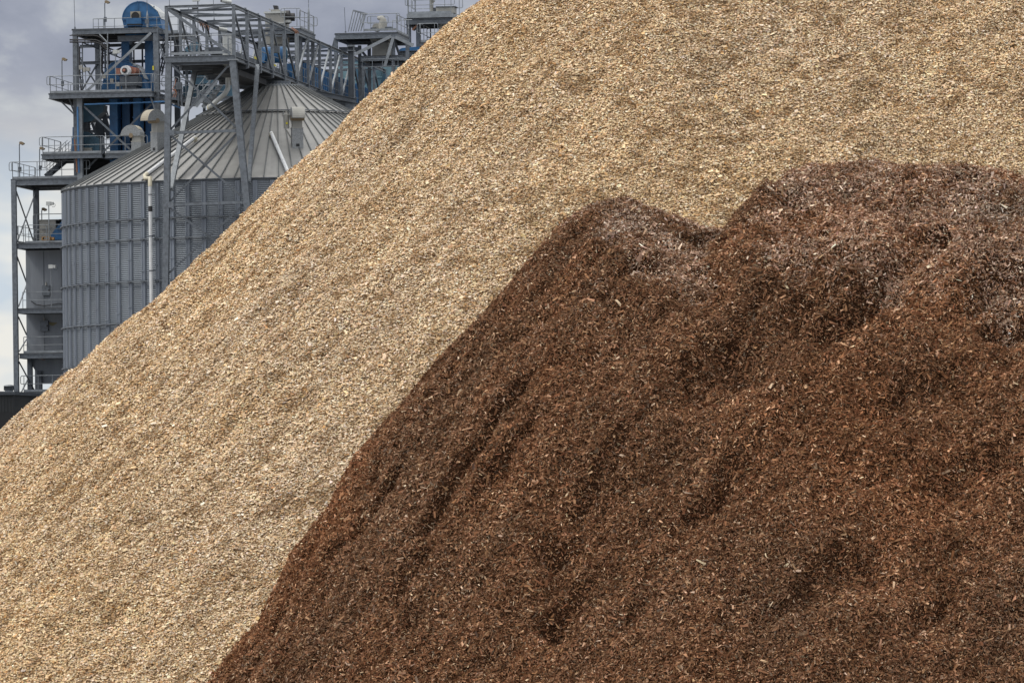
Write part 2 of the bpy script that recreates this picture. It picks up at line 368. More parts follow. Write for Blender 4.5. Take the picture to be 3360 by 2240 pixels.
def grid_fn(fn, x0, x1, y0, y1, st):
    """heights sampled once on a fine grid, then read back by bilinear interpolation"""
    xs = np.arange(x0, x1 + st, st); ys = np.arange(y0, y1 + st, st); Z = np.empty((len(xs), len(ys)), np.float32)
    for i in range(0, len(xs), 200):
        X, Y = np.meshgrid(xs[i:i + 200], ys, indexing='ij'); Z[i:i + 200] = fn(X, Y)
    def f(x, y):
        u = np.clip((x - x0) / st, 0, len(xs) - 1.001); v = np.clip((y - y0) / st, 0, len(ys) - 1.001)
        i = u.astype(np.int32); j = v.astype(np.int32); u = u - i; v = v - j
        return (Z[i, j] * (1 - u) + Z[i + 1, j] * u) * (1 - v) + (Z[i, j + 1] * (1 - u) + Z[i + 1, j + 1] * u) * v
    return f
def scatter(fn0, dens, x0, x1, y0, y1, lean, tilt, lens, wids, marg=260):
    fn = grid_fn(fn0, x0 - .2, x1 + .2, y0 - .2, y1 + .2, .03)
    n_all = int(dens * (x1 - x0) * (y1 - y0) * 2.3); Ps, Ns, Cs, Ls = [], [], [], []
    for c0 in range(0, n_all, 300000):
        n = min(300000, n_all - c0)
        x = rng.uniform(x0, x1, n); y = rng.uniform(y0, y1, n)
        px = 1680 + FPX * x / y; k = (px > -marg) & (px < 3360 + marg); x, y = x[k], y[k]
        e = .035; z = fn(x, y); zx = (fn(x + e, y) - fn(x - e, y)) / (2 * e); zy = (fn(x, y + e) - fn(x, y - e)) / (2 * e)
        ar = np.sqrt(1 + zx ** 2 + zy ** 2); k = (rng.random(len(x)) < ar / 2.3) & (z > -.05)
        x, y, z, zx, zy = x[k], y[k], z[k], zx[k], zy[k]
        nn = nrm(np.stack([-zx, -zy, np.ones_like(zx)], -1)); P = np.stack([x, y, z], -1)
        vd = nrm(np.array([0, 0, CAMZ]) - P); k = (nn * vd).sum(1) > -.35
        ux, uy = project(P); k &= (uy > -marg) & (uy < 2240 + marg)
        P, nn = P[k], nn[k]; m = len(P)
        if not m: continue
        a = nrm(nn * (1 - lean) + np.array([0, 0, lean]) + rng.normal(0, 1, (m, 3)) * tilt[0] * (rng.random((m, 1)) ** tilt[1]))
        t = rng.normal(0, 1, (m, 3)); t = nrm(t - a * (t * a).sum(1, keepdims=True)); b = np.cross(a, t)
        ln = lens(m); wd = wids(m, ln); P = P + nn * (rng.random((m, 1)) ** 1.3 * .045 - .006)
        c = []
        for sx, sy in ((-1, -1), (1, -1), (1, 1), (-1, 1)):
            c.append(P + t * (sx * ln * .5 * rng.uniform(.72, 1.1, m))[:, None] + b * (sy * wd * .5 * rng.uniform(.55, 1.15, m))[:, None] + a * (rng.normal(0, .10, m) * ln)[:, None])
        Ps.append(P.astype(np.float32)); Cs.append(np.stack(c, 1).reshape(-1, 3).astype(np.float32))
    P = np.concatenate(Ps); co = np.concatenate(Cs); m = len(P)
    return P, co, np.arange(4 * m, dtype=np.int32).reshape(m, 4)
def chip_mat(name, rough=.85, spec=.05):
    m = bpy.data.materials.new(name); m.use_nodes = True; t = m.node_tree; b = t.nodes['Principled BSDF']
    at = nd(t, 'ShaderNodeAttribute', attribute_name='tone'); t.links.new(at.outputs['Color'], b.inputs['Base Color'])
    b.inputs['Roughness'].default_value = rough; b.inputs['Specular IOR Level'].default_value = spec
    return m
def palette(m, cols, w): w = np.array(w, float); i = rng.choice(len(cols), m, p=w / w.sum()); return np.array(cols)[i]
def fin(col, m, j=.14):
    g = np.exp(rng.normal(0, j, (m, 1))); c = np.clip(col * g * np.exp(rng.normal(0, .03, (m, 3))), .004, .95)
    return np.repeat(np.concatenate([c, np.ones((m, 1))], 1).astype(np.float32), 4, 0)

m_lcore = mat('pale_chip_gap_shade', (.20, .13, .07), .9, 0, .3, 9, spec=.1)  # core darker than the chips: shade in the gaps painted in
m_bcore = mat('brown_mulch_gap_shade', (.035, .017, .009), .95, 0, .4, 9, spec=.05)  # very dark core imitates the shade between the shreds
pile1 = height_mesh('wood_chip_pile', h_light, -16, 22, 82, 118, .09, m_lcore,
    label='huge cone of pale tan wood chips filling the middle, rising out of the top', category='chip pile')
P, co, q = scatter(h_light, DENS_L, -12, 14, 82.5, 103, .42, (.42, .8),
    lambda m: np.clip(rng.lognormal(math.log(.024), .45, m), .009, .10), lambda m, l: np.clip(l * rng.uniform(.3, .75, m), .008, .06))
m = len(P); print('pale chips', m)
cl = palette(m, [(.68, .545, .36), (.74, .62, .44), (.60, .45, .27), (.47, .32, .17), (.62, .56, .46), (.80, .71, .56), (.32, .20, .11), (.62, .42, .22)], [27, 24, 17, 6, 9, 9, 3, 4])
zone = .5 + .5 * fbm(P[:, 0] / 3.1, P[:, 1] / 3.1, 101, 4); ax, ay = aniso(P[:, 0], P[:, 1], .72, 1.8, .35); st = fbm(ax, ay, 111, 4)
dk = fbm(P[:, 0] / .26, P[:, 1] / .15, 119, 3)
cl = cl * (1 - .30 * np.clip((dk - .12) / .3, 0, 1))[:, None] * np.where(rng.random((m, 1)) < np.clip((dk - .1) * 1.5, 0, .6)[:, None], np.array([[.95, .81, .67]]), 1.0)
cl = cl * np.array([[1.12, 1.08, 1.06]]) * (1.02 + .17 * st)[:, None] * (1 + (zone - .5)[:, None] * np.array([.08, .0, -.20]))
me = mesh_np('loose_chips', co, q, chip_mat('pale_wood'), col=fin(cl, m, .10)); o = bpy.data.objects.new('loose_chips', me); COL.objects.link(o); o.parent = pile1; o['kind'] = 'stuff'; del P, co, q, cl, me

pile2 = height_mesh('bark_mulch_pile', h_brown, -6, 12, 71, 88, .05, m_bcore,
    label='dark reddish brown bark mulch pile with two rounded grey-brown tops, in front', category='mulch pile')
P, co, q = scatter(h_brown, DENS_B, -5.5, 9, 71.5, 85.5, .22, (.75, .6),
    lambda m: np.clip(rng.lognormal(math.log(.030), .5, m), .010, .17), lambda m, l: np.clip(l * rng.uniform(.10, .42, m), .005, .035))
m = len(P); print('brown chips', m)
cl = palette(m, [(.17, .082, .042), (.235, .122, .066), (.115, .052, .027), (.31, .175, .10), (.42, .265, .165), (.56, .42, .29), (.14, .10, .07), (.20, .10, .055)], [24, 21, 18, 14, 8, 2.5, 6, 7])
# paler chip colours where the mound tops are nearly level
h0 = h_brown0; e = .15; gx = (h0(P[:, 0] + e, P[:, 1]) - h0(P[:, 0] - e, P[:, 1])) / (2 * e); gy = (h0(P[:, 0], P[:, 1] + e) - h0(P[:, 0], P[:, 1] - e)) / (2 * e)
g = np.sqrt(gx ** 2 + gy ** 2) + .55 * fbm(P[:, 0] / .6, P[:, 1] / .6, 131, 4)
pale_top = np.clip((.74 - g) / .4, 0, 1) * (gy > -.2)
top_cl = palette(m, [(.42, .285, .205), (.52, .37, .275), (.33, .205, .14), (.62, .48, .37), (.22, .13, .085), (.70, .57, .45)], [26, 24, 18, 10, 9, 3])
pick = rng.random(m) < pale_top * .6; cl = np.where(pick[:, None], top_cl, cl)
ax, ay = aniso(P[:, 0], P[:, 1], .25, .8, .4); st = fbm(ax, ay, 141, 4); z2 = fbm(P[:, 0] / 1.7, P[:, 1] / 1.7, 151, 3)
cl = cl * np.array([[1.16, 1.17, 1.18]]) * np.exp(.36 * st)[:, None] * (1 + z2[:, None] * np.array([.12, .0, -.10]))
me = mesh_np('loose_bark', co, q, chip_mat('bark_shreds', .85, .03), col=fin(cl, m, .2)); o = bpy.data.objects.new('loose_bark', me); COL.objects.link(o); o.parent = pile2; o['kind'] = 'stuff'; del P, co, q, cl, top_cl, me

# ground sheet
g = MB(); g.add([Vector(p) for p in ((-2500, -500, 0), (2500, -500, 0), (2500, 4500, 0), (-2500, 4500, 0))], [(0, 1, 2, 3)])
g.obj('ground', mat('gravel_yard', (.16, .15, .14), .9, 0, .25, .6), kind='structure')
# ------------------------------------------------------------------ grain silo
PHI = math.atan2(OG.x, OG.y); RR = Vector((math.cos(PHI), -math.sin(PHI), 0)); FF = Vector((math.sin(PHI), math.cos(PHI), 0))
RS = 12.88
ZE = PY(205, 633, OG.y).z; ZT = PY(915, 292, OG.y).z; RT = 1.45
def S(r, th, z): return OG + RR * (-r * math.sin(th)) + FF * (-r * math.cos(th)) + ZH * z     # th: 0 faces the camera, positive to the left
def zr(r): return ZE + .05 + (ZT - ZE) * (RS + .12 - r) / (RS + .12 - RT)
silo = thing('grain_silo', 'large round corrugated steel silo with ribbed conical roof, left of the pale pile', 'silo', tuple(OG))
w = MB(); NS = 192; zs = [0.0, ZE - 14.5]
z = ZE - 14.5; prof = [(0.0, 0.0)]
PIT = .112; k = 0; nst = int(14.4 / (PIT / 4))
for k in range(nst): prof.append((ZE - 14.4 + k * PIT / 4, (0, .026, 0, -.026)[k % 4]))
prof.append((ZE, 0))
vs = [S(RS + o_, 2 * math.pi * i / NS, z_) for z_, o_ in prof for i in range(NS)]
fs = [(j * NS + i, j * NS + (i + 1) % NS, (j + 1) * NS + (i + 1) % NS, (j + 1) * NS + i) for j in range(len(prof) - 1) for i in range(NS)]
w.add(vs, [f[::-1] for f in fs], True); w.obj('wall', M['wall'], silo)
# roof: flat panels with raised ribs, two tiers
def roof_part(r0, r1, n, name, lift):
    b = MB(); rb_ = MB()
    for i in range(n):
        a0, a1 = 2 * math.pi * i / n, 2 * math.pi * (i + 1) / n; am = (a0 + a1) / 2
        wv = lift + random.uniform(-.006, .006)
        b.add([S(r0, a0, zr(r0) + wv), S(r0, a1, zr(r0) + wv), S(r1, a1, zr(r1) + wv), S(r1, a0, zr(r1) + wv)], [(0, 3, 2, 1)])
        t0 = .07 / r0 / 2; t1 = .07 / r1 / 2 * 1.0
        h = .085
        for (q0, q1) in (((r0, a0), (r1, a0)),):
            A0, A1 = S(r0, a0 - .028 / r0, zr(r0) + lift), S(r0, a0 + .028 / r0, zr(r0) + lift)
            B0, B1 = S(r1, a0 - .028 / r1, zr(r1) + lift), S(r1, a0 + .028 / r1, zr(r1) + lift)
            up = ZH * h
            v8 = [A0, A1, A1 + up, A0 + up, B0, B1, B1 + up, B0 + up]
            rb_.add(v8, [(0, 1, 2, 3), (7, 6, 5, 4), (0, 4, 5, 1), (1, 5, 6, 2), (2, 6, 7, 3), (3, 7, 4, 0)])
    o = b.obj(name, M['roof'], silo); rb_.obj('roof_ribs', M['seam'], o); return o
roof_part(RS + .14, 4.75, 96, 'lower_roof', 0.0); roof_part(4.9, RT, 48, 'upper_roof', .09)
b = MB()
for zz, r_ in ((ZT + .02, RT + .12),):
    b.prism([S(r_, 2 * math.pi * i / 40, zz) for i in range(40)], ZH * .16)
b.obj('roof_cap', M['steel_l'], silo)
b = MB()
b.prism([S(.8, 2 * math.pi * i / 24, ZT + .18) for i in range(24)], ZH * .25); b.obj('inlet_collar', M['steel_d'], silo)
# eave strip and joint ring
b = MB(); n = 144
b.tube([S(RS + .10, 2 * math.pi * i / n, ZE + .0) for i in range(n + 1)], .045, 5, False); b.obj('eave_trim', M['steel_d'], silo)
b = MB(); b.tube([S(4.9, 2 * math.pi * i / 96, zr(4.9) + .16) for i in range(97)], .032, 5, False); b.obj('roof_joint_ring', M['steel_d'], silo)
for i in range(80):
    th = 2 * math.pi * (i + .35) / 80
    if th > math.pi: th -= 2 * math.pi
    if abs(th) > 1.75: continue
    b = MB(); dr = S(1, th, 0) - OG; tg = Vector((-dr.y, dr.x, 0)); wd_ = .155
    p = S(RS + .05, th, 0); ztop = ZE - .12
    pr = [(-wd_, -.04), (-wd_ + .03, .045), (-.07, .045), (-.05, .012), (.05, .012), (.07, .045), (wd_ - .03, .045), (wd_, -.04)]
    zz = [ztop]; off = [0.0, .35, .7][i % 3]
    a = [p + tg * q[0] + dr * q[1] for q in pr]; nq = len(pr)
    vs = [v + ZH * z_ for z_ in (ZE - 14.6, ztop) for v in a]
    b.add(vs, [(j, j + 1, nq + j + 1, nq + j) for j in range(nq - 1)] + [tuple(range(nq, 2 * nq))])
    for kk in range(5):                              # splice plates with bolt heads
        zc = ztop - 1.6 - off - kk * 2.75
        b.box(p + dr * .055 + ZH * zc, .27, .03, .06, uh=tg, vh=dr)
    b.obj('stiffener', M['stiff'], silo)
ring_y = [(495, 718), (495, 784), (499, 922), (395, 1063)]
RZ = []
for (px, py) in ring_y:
    d = ray(px, py); # nearest hit on the wall cylinder
    a = d.x ** 2 + d.y ** 2; q = CP - OG; bq = 2 * (d.x * q.x + d.y * q.y); c_ = q.x ** 2 + q.y ** 2 - (RS + .15) ** 2
    t = (-bq - math.sqrt(bq * bq - 4 * a * c_)) / (2 * a); RZ.append((CP + d * t).z)
RZ.append(RZ[-1] - 2.4)
for z_ in RZ:
    b = MB(); b.tube([S(RS + .17, 2 * math.pi * i / 144, z_) for i in range(145)], .045, 6, False)
    for i in range(80):
        th = 2 * math.pi * (i + .35) / 80; dr = S(1, th, 0) - OG; tg = Vector((-dr.y, dr.x, 0))
        if math.cos(th) < -.3: continue
        b.box(S(RS + .14, th, z_), .22, .12, .14, uh=tg, vh=dr)
    b.obj('wind_ring', M['steel_d'], silo)
# roof vents: duct + half-drum hood opening outwards and down
def vent(th, r, s=1.0, motor=False, hh=1.0):
    dr = (S(1, th, 0) - OG).normalized(); tg = Vector((-dr.y, dr.x, 0)).normalized(); p = S(r, th, zr(r))
    v = MB(); w_ = .33 * s; z0 = p.z
    def Q(a, t_, z_): return p + dr * a + tg * t_ + ZH * z_
    v.box(Q(0, 0, .35), w_ * 2.2, w_ * 2.2, 1.3, uh=tg, vh=dr); base = v.obj('roof_vent', M['galv'], silo)
    v = MB(); v.box(Q(0, 0, 1.0 + .35 * hh), w_ * 1.9, w_ * 1.9, .7 * hh, uh=tg, vh=dr)
    v.box(Q(0, 0, 1.03), w_ * 2.3, w_ * 2.3, .06, uh=tg, vh=dr); v.box(Q(0, 0, 1.0 + .7 * hh), w_ * 2.3, w_ * 2.3, .06, uh=tg, vh=dr)
    v.obj('duct', M['cream_g'], base)
    v = MB(); zc = 1.05 + .7 * hh; R_ = .74 * s; cx = .40 * s
    arc = [(cx + R_ * math.cos(a_), zc + R_ * math.sin(a_)) for a_ in [math.pi * i / 16 for i in range(14)]]
    out = arc + [(-w_ * 1.0, zc + .18), (-w_ * .95, zc - .03), (w_ * .95, zc - .03), (w_ * .95, zc + .0)]
    hw = .42 * s
    pts = [Q(a_, -hw, z_) for a_, z_ in out]; v.prism(pts, tg * 2 * hw); v.obj('hood', M['galv'], base)
    v = MB()                                          # cream band over the curved back of the hood
    for i in range(len(arc) - 1):
        (a0, z0_), (a1, z1_) = arc[i], arc[i + 1]; k = 1.012
        A = [Q(cx + (x_ - cx) * k, s_ * (hw - .012), zc + (y_ - zc) * k) for x_, y_ in ((a0, z0_), (a1, z1_)) for s_ in (-1, 1)]
        v.add(A, [(0, 1, 3, 2)])
    v.obj('hood_cover', M['cream_g'] if motor else M['cream'], base)
    v = MB(); v.prism([Q(cx * .9 + .14 * math.cos(a_), -hw - .02, zc + .14 * math.sin(a_)) for a_ in [2 * math.pi * i / 12 for i in range(12)]], tg * (2 * hw + .04))
    v.obj('hood_pivot', M['tan'], base)
    v = MB(); v.box(Q(w_ * 1.12, 0, .02), .2, .03, .16, uh=tg, vh=dr); v.obj('inspection_hole', M['dark'], base)
    if motor:
        v = MB(); c0 = Q(.05, -.62, 1.0); v.tube([c0, c0 + ZH * .75], [.17, .17], 10); v.tube([c0 + ZH * .75, c0 + ZH * 1.0], [.11, .05], 10); v.box(c0 + ZH * .78, .5, .3, .06)
        v.bar(c0 - ZH * .1, Q(0, -.2, .2), .07); v.obj('fan_motor', M['cream_g'], base)
        v = MB(); v.tube([c0 + dr * .17 + ZH * .3, c0 + dr * .22 + ZH * .3], .07, 8); v.obj('sight_glass', M['yellow'], base)
vent(math.radians(110), 9.0, .86, hh=.5); vent(math.radians(51.5), 9.0, .90, hh=.9); vent(math.radians(-6.9), 9.15, .9, True, .75)
# downpipes lying on the roof
def cone_hit(px, py, lift=.25):
    d = ray(px, py); best = None
    for i in range(3000):
        t = 318 + i * .012; p = CP + d * (t / d.y); q = p - OG; r = math.hypot(q.x, q.y)
        gap = p.z - zr(max(r, RT)) - lift
        if r <= RS + .15:
            if gap <= 0: return p
            if best is None or gap < best[0]: best = (gap, p.copy())
    return best[1] - ZH * best[0]
def roof_pipe(px0, py0, px1, py1, wall_px=None):
    a = cone_hit(px0, py0); c = cone_hit(px1, py1)
    b = MB(); b.tube([a, c], .105, 12); 
    for k in (.33, .72): q = a.lerp(c, k); b.tube([q, q + (c - a).normalized() * .08], .125, 12)
    pb = b.obj('downpipe', M['white'], silo)
    e = MB(); e.tube([a - ZH * .5, a - ZH * .05 - (c - a).normalized() * .02, a + (c - a).normalized() * .22], .125, 10); e.obj('elbow', M['ivory'], pb)
    if wall_px:
        q = c - OG; th = math.atan2(-q.dot(RR), -q.dot(FF))
        pw = S(RS + .42, th - .053, 0)
        e = MB(); e.tube([c - (c - a).normalized() * .1, c + (c - a).normalized() * .15, c + (c - a).normalized() * .30 - ZH * .12 + RR * .12, Vector((pw.x, pw.y, c.z - .25)), Vector((pw.x, pw.y, c.z - .75))], .125, 10); e.obj('elbow', M['ivory'], pb)
        e = MB(); e.tube([Vector((pw.x, pw.y, c.z - .7)), Vector((pw.x, pw.y, ZE - 13.5))], .105, 12)
        e.obj('drop_pipe', M['white'], pb)
        e = MB(); e.tube([Vector((pw.x, pw.y, c.z - 1.9)), Vector((pw.x, pw.y, c.z - 2.2))], .125, 12); e.obj('coupling', M['black'], pb)
        for kz in (1.2, 3.6, 5.6, 7.8):
          e = MB(); e.tube([Vector((pw.x, pw.y, c.z - kz)), Vector((pw.x, pw.y, c.z - kz - .05))], .135, 12); e.bar(Vector((pw.x, pw.y, c.z - kz)) , S(RS, th - .053, c.z - kz), .03)
          e.obj('pipe_clip', M['steel_d'], pb)
roof_pipe(641, 450, 480, 572, True); roof_pipe(890, 436, 944, 562)
a = cone_hit(745, 330); c = cone_hit(690, 337)
b = MB(); p0 = PV(748, 262, -8.0); b.tube([p0 + ZH * .4, p0, PV(748, 290, -8.0), PV(738, 308, -8.2), cone_hit(690, 340)], .15, 12); dp = b.obj('downpipe', M['lightw'], silo)
c = cone_hit(690, 340); b = MB(); b.tube([c, c + (c - PV(738, 308, -8.2)).normalized() * .4], .18, 12); b.obj('elbow', M['ivory'], dp)
# ------------------------------------------------------------------ shared steelwork pieces
def rounded(pts, r=.16, n=4):
    """3-D polyline with its inner corners rounded"""
    pts = [Vector(p) for p in pts]; out = [pts[0]]
    for i in range(1, len(pts) - 1):
        a, b, c = pts[i - 1], pts[i], pts[i + 1]; rr = min(r, (a - b).length * .45, (c - b).length * .45)
        p0 = b + (a - b).normalized() * rr; p1 = b + (c - b).normalized() * rr
        for k in range(n + 1): t = k / n; out.append(p0 * (1 - t) ** 2 + b * 2 * t * (1 - t) + p1 * t * t)
    out.append(pts[-1]); return out
def railing(parent, path, h=1.08, sp=1.5, toe=True, r=.024, m='steel_l', ends=True, name='railing'):
    """handrail with looped ends, mid rail, posts and kick plate along a deck-level path"""
    b = MB(); path = [Vector(p) for p in path]; up = ZH * h; mid = ZH * (h * .5)
    top = [p + up for p in path]; md = [p + mid for p in path]
    if ends and len(path) > 1:
        d0 = (path[0] - path[1]).normalized() * .22; d1 = (path[-1] - path[-2]).normalized() * .22
        top = [path[0] + d0 + mid, path[0] + d0 + up] + top[1:-1] + [path[-1] + d1 + up, path[-1] + d1 + mid]
        loop = rounded([path[0] + mid] + top + [path[-1] + mid], .14)
        b.tube(loop, r, 5); b.tube(md, r * .85, 5)
    else: b.tube(top, r, 5); b.tube(md, r * .85, 5)
    for i in range(len(path) - 1):
        a, c = path[i], path[i + 1]; n = max(1, round((c - a).length / sp))
        for k in range(n + 1):
            if k == 0 and i > 0: continue
            p = a.lerp(c, k / n); b.tube([p - ZH * .05, p + up], r, 5)
        if toe: q = (c - a).normalized(); b.bar(a + ZH * .075, c + ZH * .075, .012, .15)
    return b.obj(name, M[m], parent)
def deck(parent, U0, U1, V0, V1, z, bh=.32, joists=4, m='steel', rail=(1, 1, 1, 1), bw=.15, name='platform', h=1.08, plate=True):
    """deck plate in I-beam edges; rail flags: front, right, back, left"""
    b = MB(); t = .05
    for (p, q) in (((U0, V0), (U1, V0)), ((U1, V0), (U1, V1)), ((U1, V1), (U0, V1)), ((U0, V1), (U0, V0))):
        b.ibeam(L(p[0], p[1], z - t - bh / 2), L(q[0], q[1], z - t - bh / 2), bw, bh)
    o = b.obj(name, M[m], parent)
    if plate:
        p_ = MB(); p_.lbox(U0 - .05, U1 + .05, V0 - .05, V1 + .05, z - t + .003, z)
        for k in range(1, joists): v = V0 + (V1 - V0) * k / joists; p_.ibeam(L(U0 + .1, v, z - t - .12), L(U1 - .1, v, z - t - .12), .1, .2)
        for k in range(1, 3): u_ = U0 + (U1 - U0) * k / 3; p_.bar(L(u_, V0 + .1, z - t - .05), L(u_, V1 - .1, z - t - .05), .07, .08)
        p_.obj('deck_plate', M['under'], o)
    c = [(U0 + .05, V0 + .05), (U1 - .05, V0 + .05), (U1 - .05, V1 - .05), (U0 + .05, V1 - .05)]
    for k, f in enumerate(rail):
        if f: railing(parent, [L(*c[k], z), L(*c[(k + 1) % 4], z)], h=h)
    return o
def column(parent, px, V, ytop, zbot=0.0, w=.32, m='steel', px2=None, y2=None, name='column'):
    u, z = UZ(px, ytop, V); u2 = u
    if px2 is not None: u2, z2 = UZ(px2, y2, V); u2 = u + (u2 - u) * (z - zbot) / (z - z2)
    b = MB(); b.ibeam(L(u2, V, zbot), L(u, V, z), w, w, .035, up=VH); return b.obj(name, M[m], parent)
def brace(parent, p, q, V, w=.12, m='steel', V2=None, name='brace'):
    b = MB(); b.angle(PV(*p, V), PV(*q, V if V2 is None else V2), w, .025, up=VH); return b.obj(name, M[m], parent)
def stair(parent, a, c, wdir, width=.8, m='steel', rails=True, name='stair', n=None):
    a = Vector(a); c = Vector(c); b = MB(); d = c - a; w_ = wdir * width
    for o_ in (Vector((0, 0, 0)), w_): b.chan(a + o_, c + o_, .05, .24)
    n = n or max(3, int(abs(d.z) / .24)); hd = Vector((d.x, d.y, 0)).normalized()
    for k in range(1, n): p = a + d * (k / n) + w_ / 2; b.box(p, width, .24, .03, uh=wdir, vh=hd)
    s = b.obj(name, M[m], parent)
    if rails:
        for o_ in (Vector((0, 0, 0)), w_):
            r_ = MB(); q0, q1 = a + o_, c + o_
            r_.tube(rounded([q0 + ZH * .55 - hd * .2, q0 + ZH * 1.0 - hd * .2, q0 + ZH * 1.05, q1 + ZH * 1.05], .14), .024, 5); r_.tube([q0 + ZH * .55 - hd * .2, q0 + ZH * .52, q1 + ZH * .52], .02, 5)
            for k in range(4): p = q0.lerp(q1, (k + .3) / 3.6); r_.tube([p, p + ZH * 1.05], .022, 5)
            r_.obj('stair_rail', M['steel_l'], s)
    return s
def ladder(parent, a, c, wdir, width=.45, m='steel_l', step=.3, r=.03, name='ladder', cage=False):
    a = Vector(a); c = Vector(c); b = MB(); w_ = wdir * width
    b.bar(a, c, r * 1.6); b.bar(a + w_, c + w_, r * 1.6); n = int((c - a).length / step)
    for k in range(1, n): p = a.lerp(c, k / n); b.tube([p, p + w_], r * .7, 5)
    return b.obj(name, M[m], parent)
# ------------------------------------------------------------------ conveyor gallery (long truss bridge)
VG = -14.0
GU0, GZF = UZ(*cB(180, 745), VG); GU1, _ = UZ(*cB(1045, 745), VG); _, GZT = UZ(*cB(185, 98), VG)
gal = thing('conveyor_gallery', 'long galvanised truss bridge running back over the silo roof, railed front platform', 'conveyor bridge', tuple(L((GU0 + GU1) / 2, VG, GZF)))
pxs = [765, 809, 851, 891, 931, 971, 1009, 1047, 1083, 1119, 1155, 1190, 1226, 1261, 1295]
GVS = [VZ(x, 100 + (x - 765) * .42, GU1)[0] for x in pxs]
GVS[0] = VG; step = (GVS[-1] - GVS[1]) / (len(GVS) - 2)
while GVS[-1] < 56: GVS.append(GVS[-1] + step)
GVE = GVS[-1]
for Us, nm in ((GU1, 'r'), (GU0, 'l')):
    b = MB(); b.chan(L(Us, VG, GZT), L(Us, GVE, GZT), .16, .2); b.obj('top_chord', M['steel_l'], gal)
    b = MB(); b.chan(L(Us, VG, GZF - .1), L(Us, GVE, GZF - .1), .16, .24); b.obj('bottom_chord', M['steel'], gal)
    for i, v in enumerate(GVS):
        b = MB(); b.bar(L(Us + .03, v, GZF - .42 if i else GZF - .2), L(Us + .03, v, GZT + .02), .17, .15, up=VH); b.obj('post', M['steel'], gal)
    for i in range(len(GVS) - 1):
        b = MB(); up_first = i < 5 or i > 9
        z0, z1 = (GZT - .1, GZF + .05) if up_first else (GZF + .05, GZT - .1)
        b.bar(L(Us, GVS[i] + .1, z0), L(Us, GVS[i + 1] - .1, z1), .10, .12, up=VH); b.obj('diagonal', M['steel_d'] if up_first else M['steel_l'], gal)
for i, v in enumerate(GVS):
    if i: b = MB(); b.chan(L(GU0, v, GZT + (.14 if i < 6 else .1)), L(GU1, v, GZT + (.14 if i < 6 else .1)), .12, .14); b.obj('top_beam', M['steel_l'] if i % 2 == 0 else M['steel'], gal)
    b = MB(); b.ibeam(L(GU0, v, GZF - .32), L(GU1, v, GZF - .32), .16, .28); b.obj('floor_beam', M['steel_d'], gal)
for i in range(len(GVS) - 1):
    b = MB(); s_ = i % 2
    a, c = (GU0, GU1) if s_ else (GU1, GU0)
    b.bar(L(a, GVS[i], GZT + .02), L(c, GVS[i + 1], GZT + .02), .12, .10); b.obj('roof_brace', M['steel'] if s_ else M['steel_d'], gal)
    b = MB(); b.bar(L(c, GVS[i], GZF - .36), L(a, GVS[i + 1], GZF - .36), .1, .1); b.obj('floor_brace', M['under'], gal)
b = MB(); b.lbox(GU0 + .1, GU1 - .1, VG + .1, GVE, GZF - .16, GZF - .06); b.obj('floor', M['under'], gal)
b = MB(); b.ibeam(L(GU0 - .05, VG - .12, GZF - .12), L(GU1 + .05, VG - .12, GZF - .12), .2, .36); b.obj('front_beam', M['steel'], gal)
b = MB(); b.chan(PV(*cB(195, 92), VG - .05), PV(*cB(1015, 66), VG - .05), .12, .15); b.obj('portal_beam', M['steel_l'], gal)
brace(gal, cB(205, 125), cB(1005, 692), VG, .17, 'steel', name='portal_brace')
railing(gal, [PV(*cB(240, 712), VG - .02), PV(*cB(975, 690), VG - .02)], h=1.08, sp=1.9)
for Us in (GU0 + 1.0, GU1 - .35): railing(gal, [L(Us, VG + .3, GZF), L(Us, GVE - 1, GZF)], h=1.05, sp=2.0)
# conveyor inside: low trough at the front, blue covered conveyor further along
uc = (GU0 + GU1) / 2
vb0, _ = VZ(*cB(1860, 800), uc + .9)
b = MB(); b.lbox(uc + .1, uc + 1.35, vb0, GVE, GZF + .25, GZF + 1.5)
for k in range(int((GVE - vb0) / .75)): b.lbox(uc + .05, uc + 1.41, vb0 + .3 + k * .75, vb0 + .38 + k * .75, GZF + .22, GZF + 1.53)
b.obj('covered_conveyor', M['blue'], gal)
b = MB(); b.lbox(uc - .5, uc + .4, VG + 5, vb0, GZF + .55, GZF + .95); b.obj('conveyor_trough', M['steel_d'], gal)
c0 = PV(*cB(1420, 715), 3.0); c1 = PV(*cB(1700, 705), 3.6)
b = MB(); b.tube([c0, c0 + (c1 - c0) * 1.0], .50, 28); dr_ = b.obj('drive_housing', M['blue'], gal)
b = MB(); b.tube([c0 + (c1 - c0) * .98, c1 + (c1 - c0) * .03], .54, 28); b.obj('end_flange', M['blue_d'], dr_)
b = MB(); q = PV(*cB(1590, 640), -1.5); b.box(q, .4, .4, .4); b.obj('motor_base', M['steel_d'], gal)
for k, dx in enumerate((0, 17, 34)):
    a = PU(*cB(1838 + dx, 435), GU1 + .12); c = PU(*cB(1848 + dx * .9, 985), GU1 + .12)
    b = MB(); b.tube([a, c], .042, 8)
    pb = b.obj('conduit', M['steel_l'], gal)
    b = MB(); b.tube(rounded([a, a + ZH * .12, a + ZH * .25 - VH * (.9 + .2 * k) - UH * .1], .1), .04, 6); b.obj('conduit_bend', M['copper'], pb)
b = MB(); q = PU(*cB(1330, 750), GU1 - .3); b.box(q, .04, .75, .14); b.obj('warning_sign', M['yellow'], gal)
b = MB(); q = PU(*cB(1548, 832), GU1 - .3); b.box(q, .04, 2.0, .10); b.obj('warning_sign', M['yellow'], gal)
b = MB(); b.lbox(GU0 + 2.2, GU1 - .5, VG + 2.5, VG + 12.5, GZF - .78, GZF - .46); b.obj('discharge_trough', M['under'], gal)
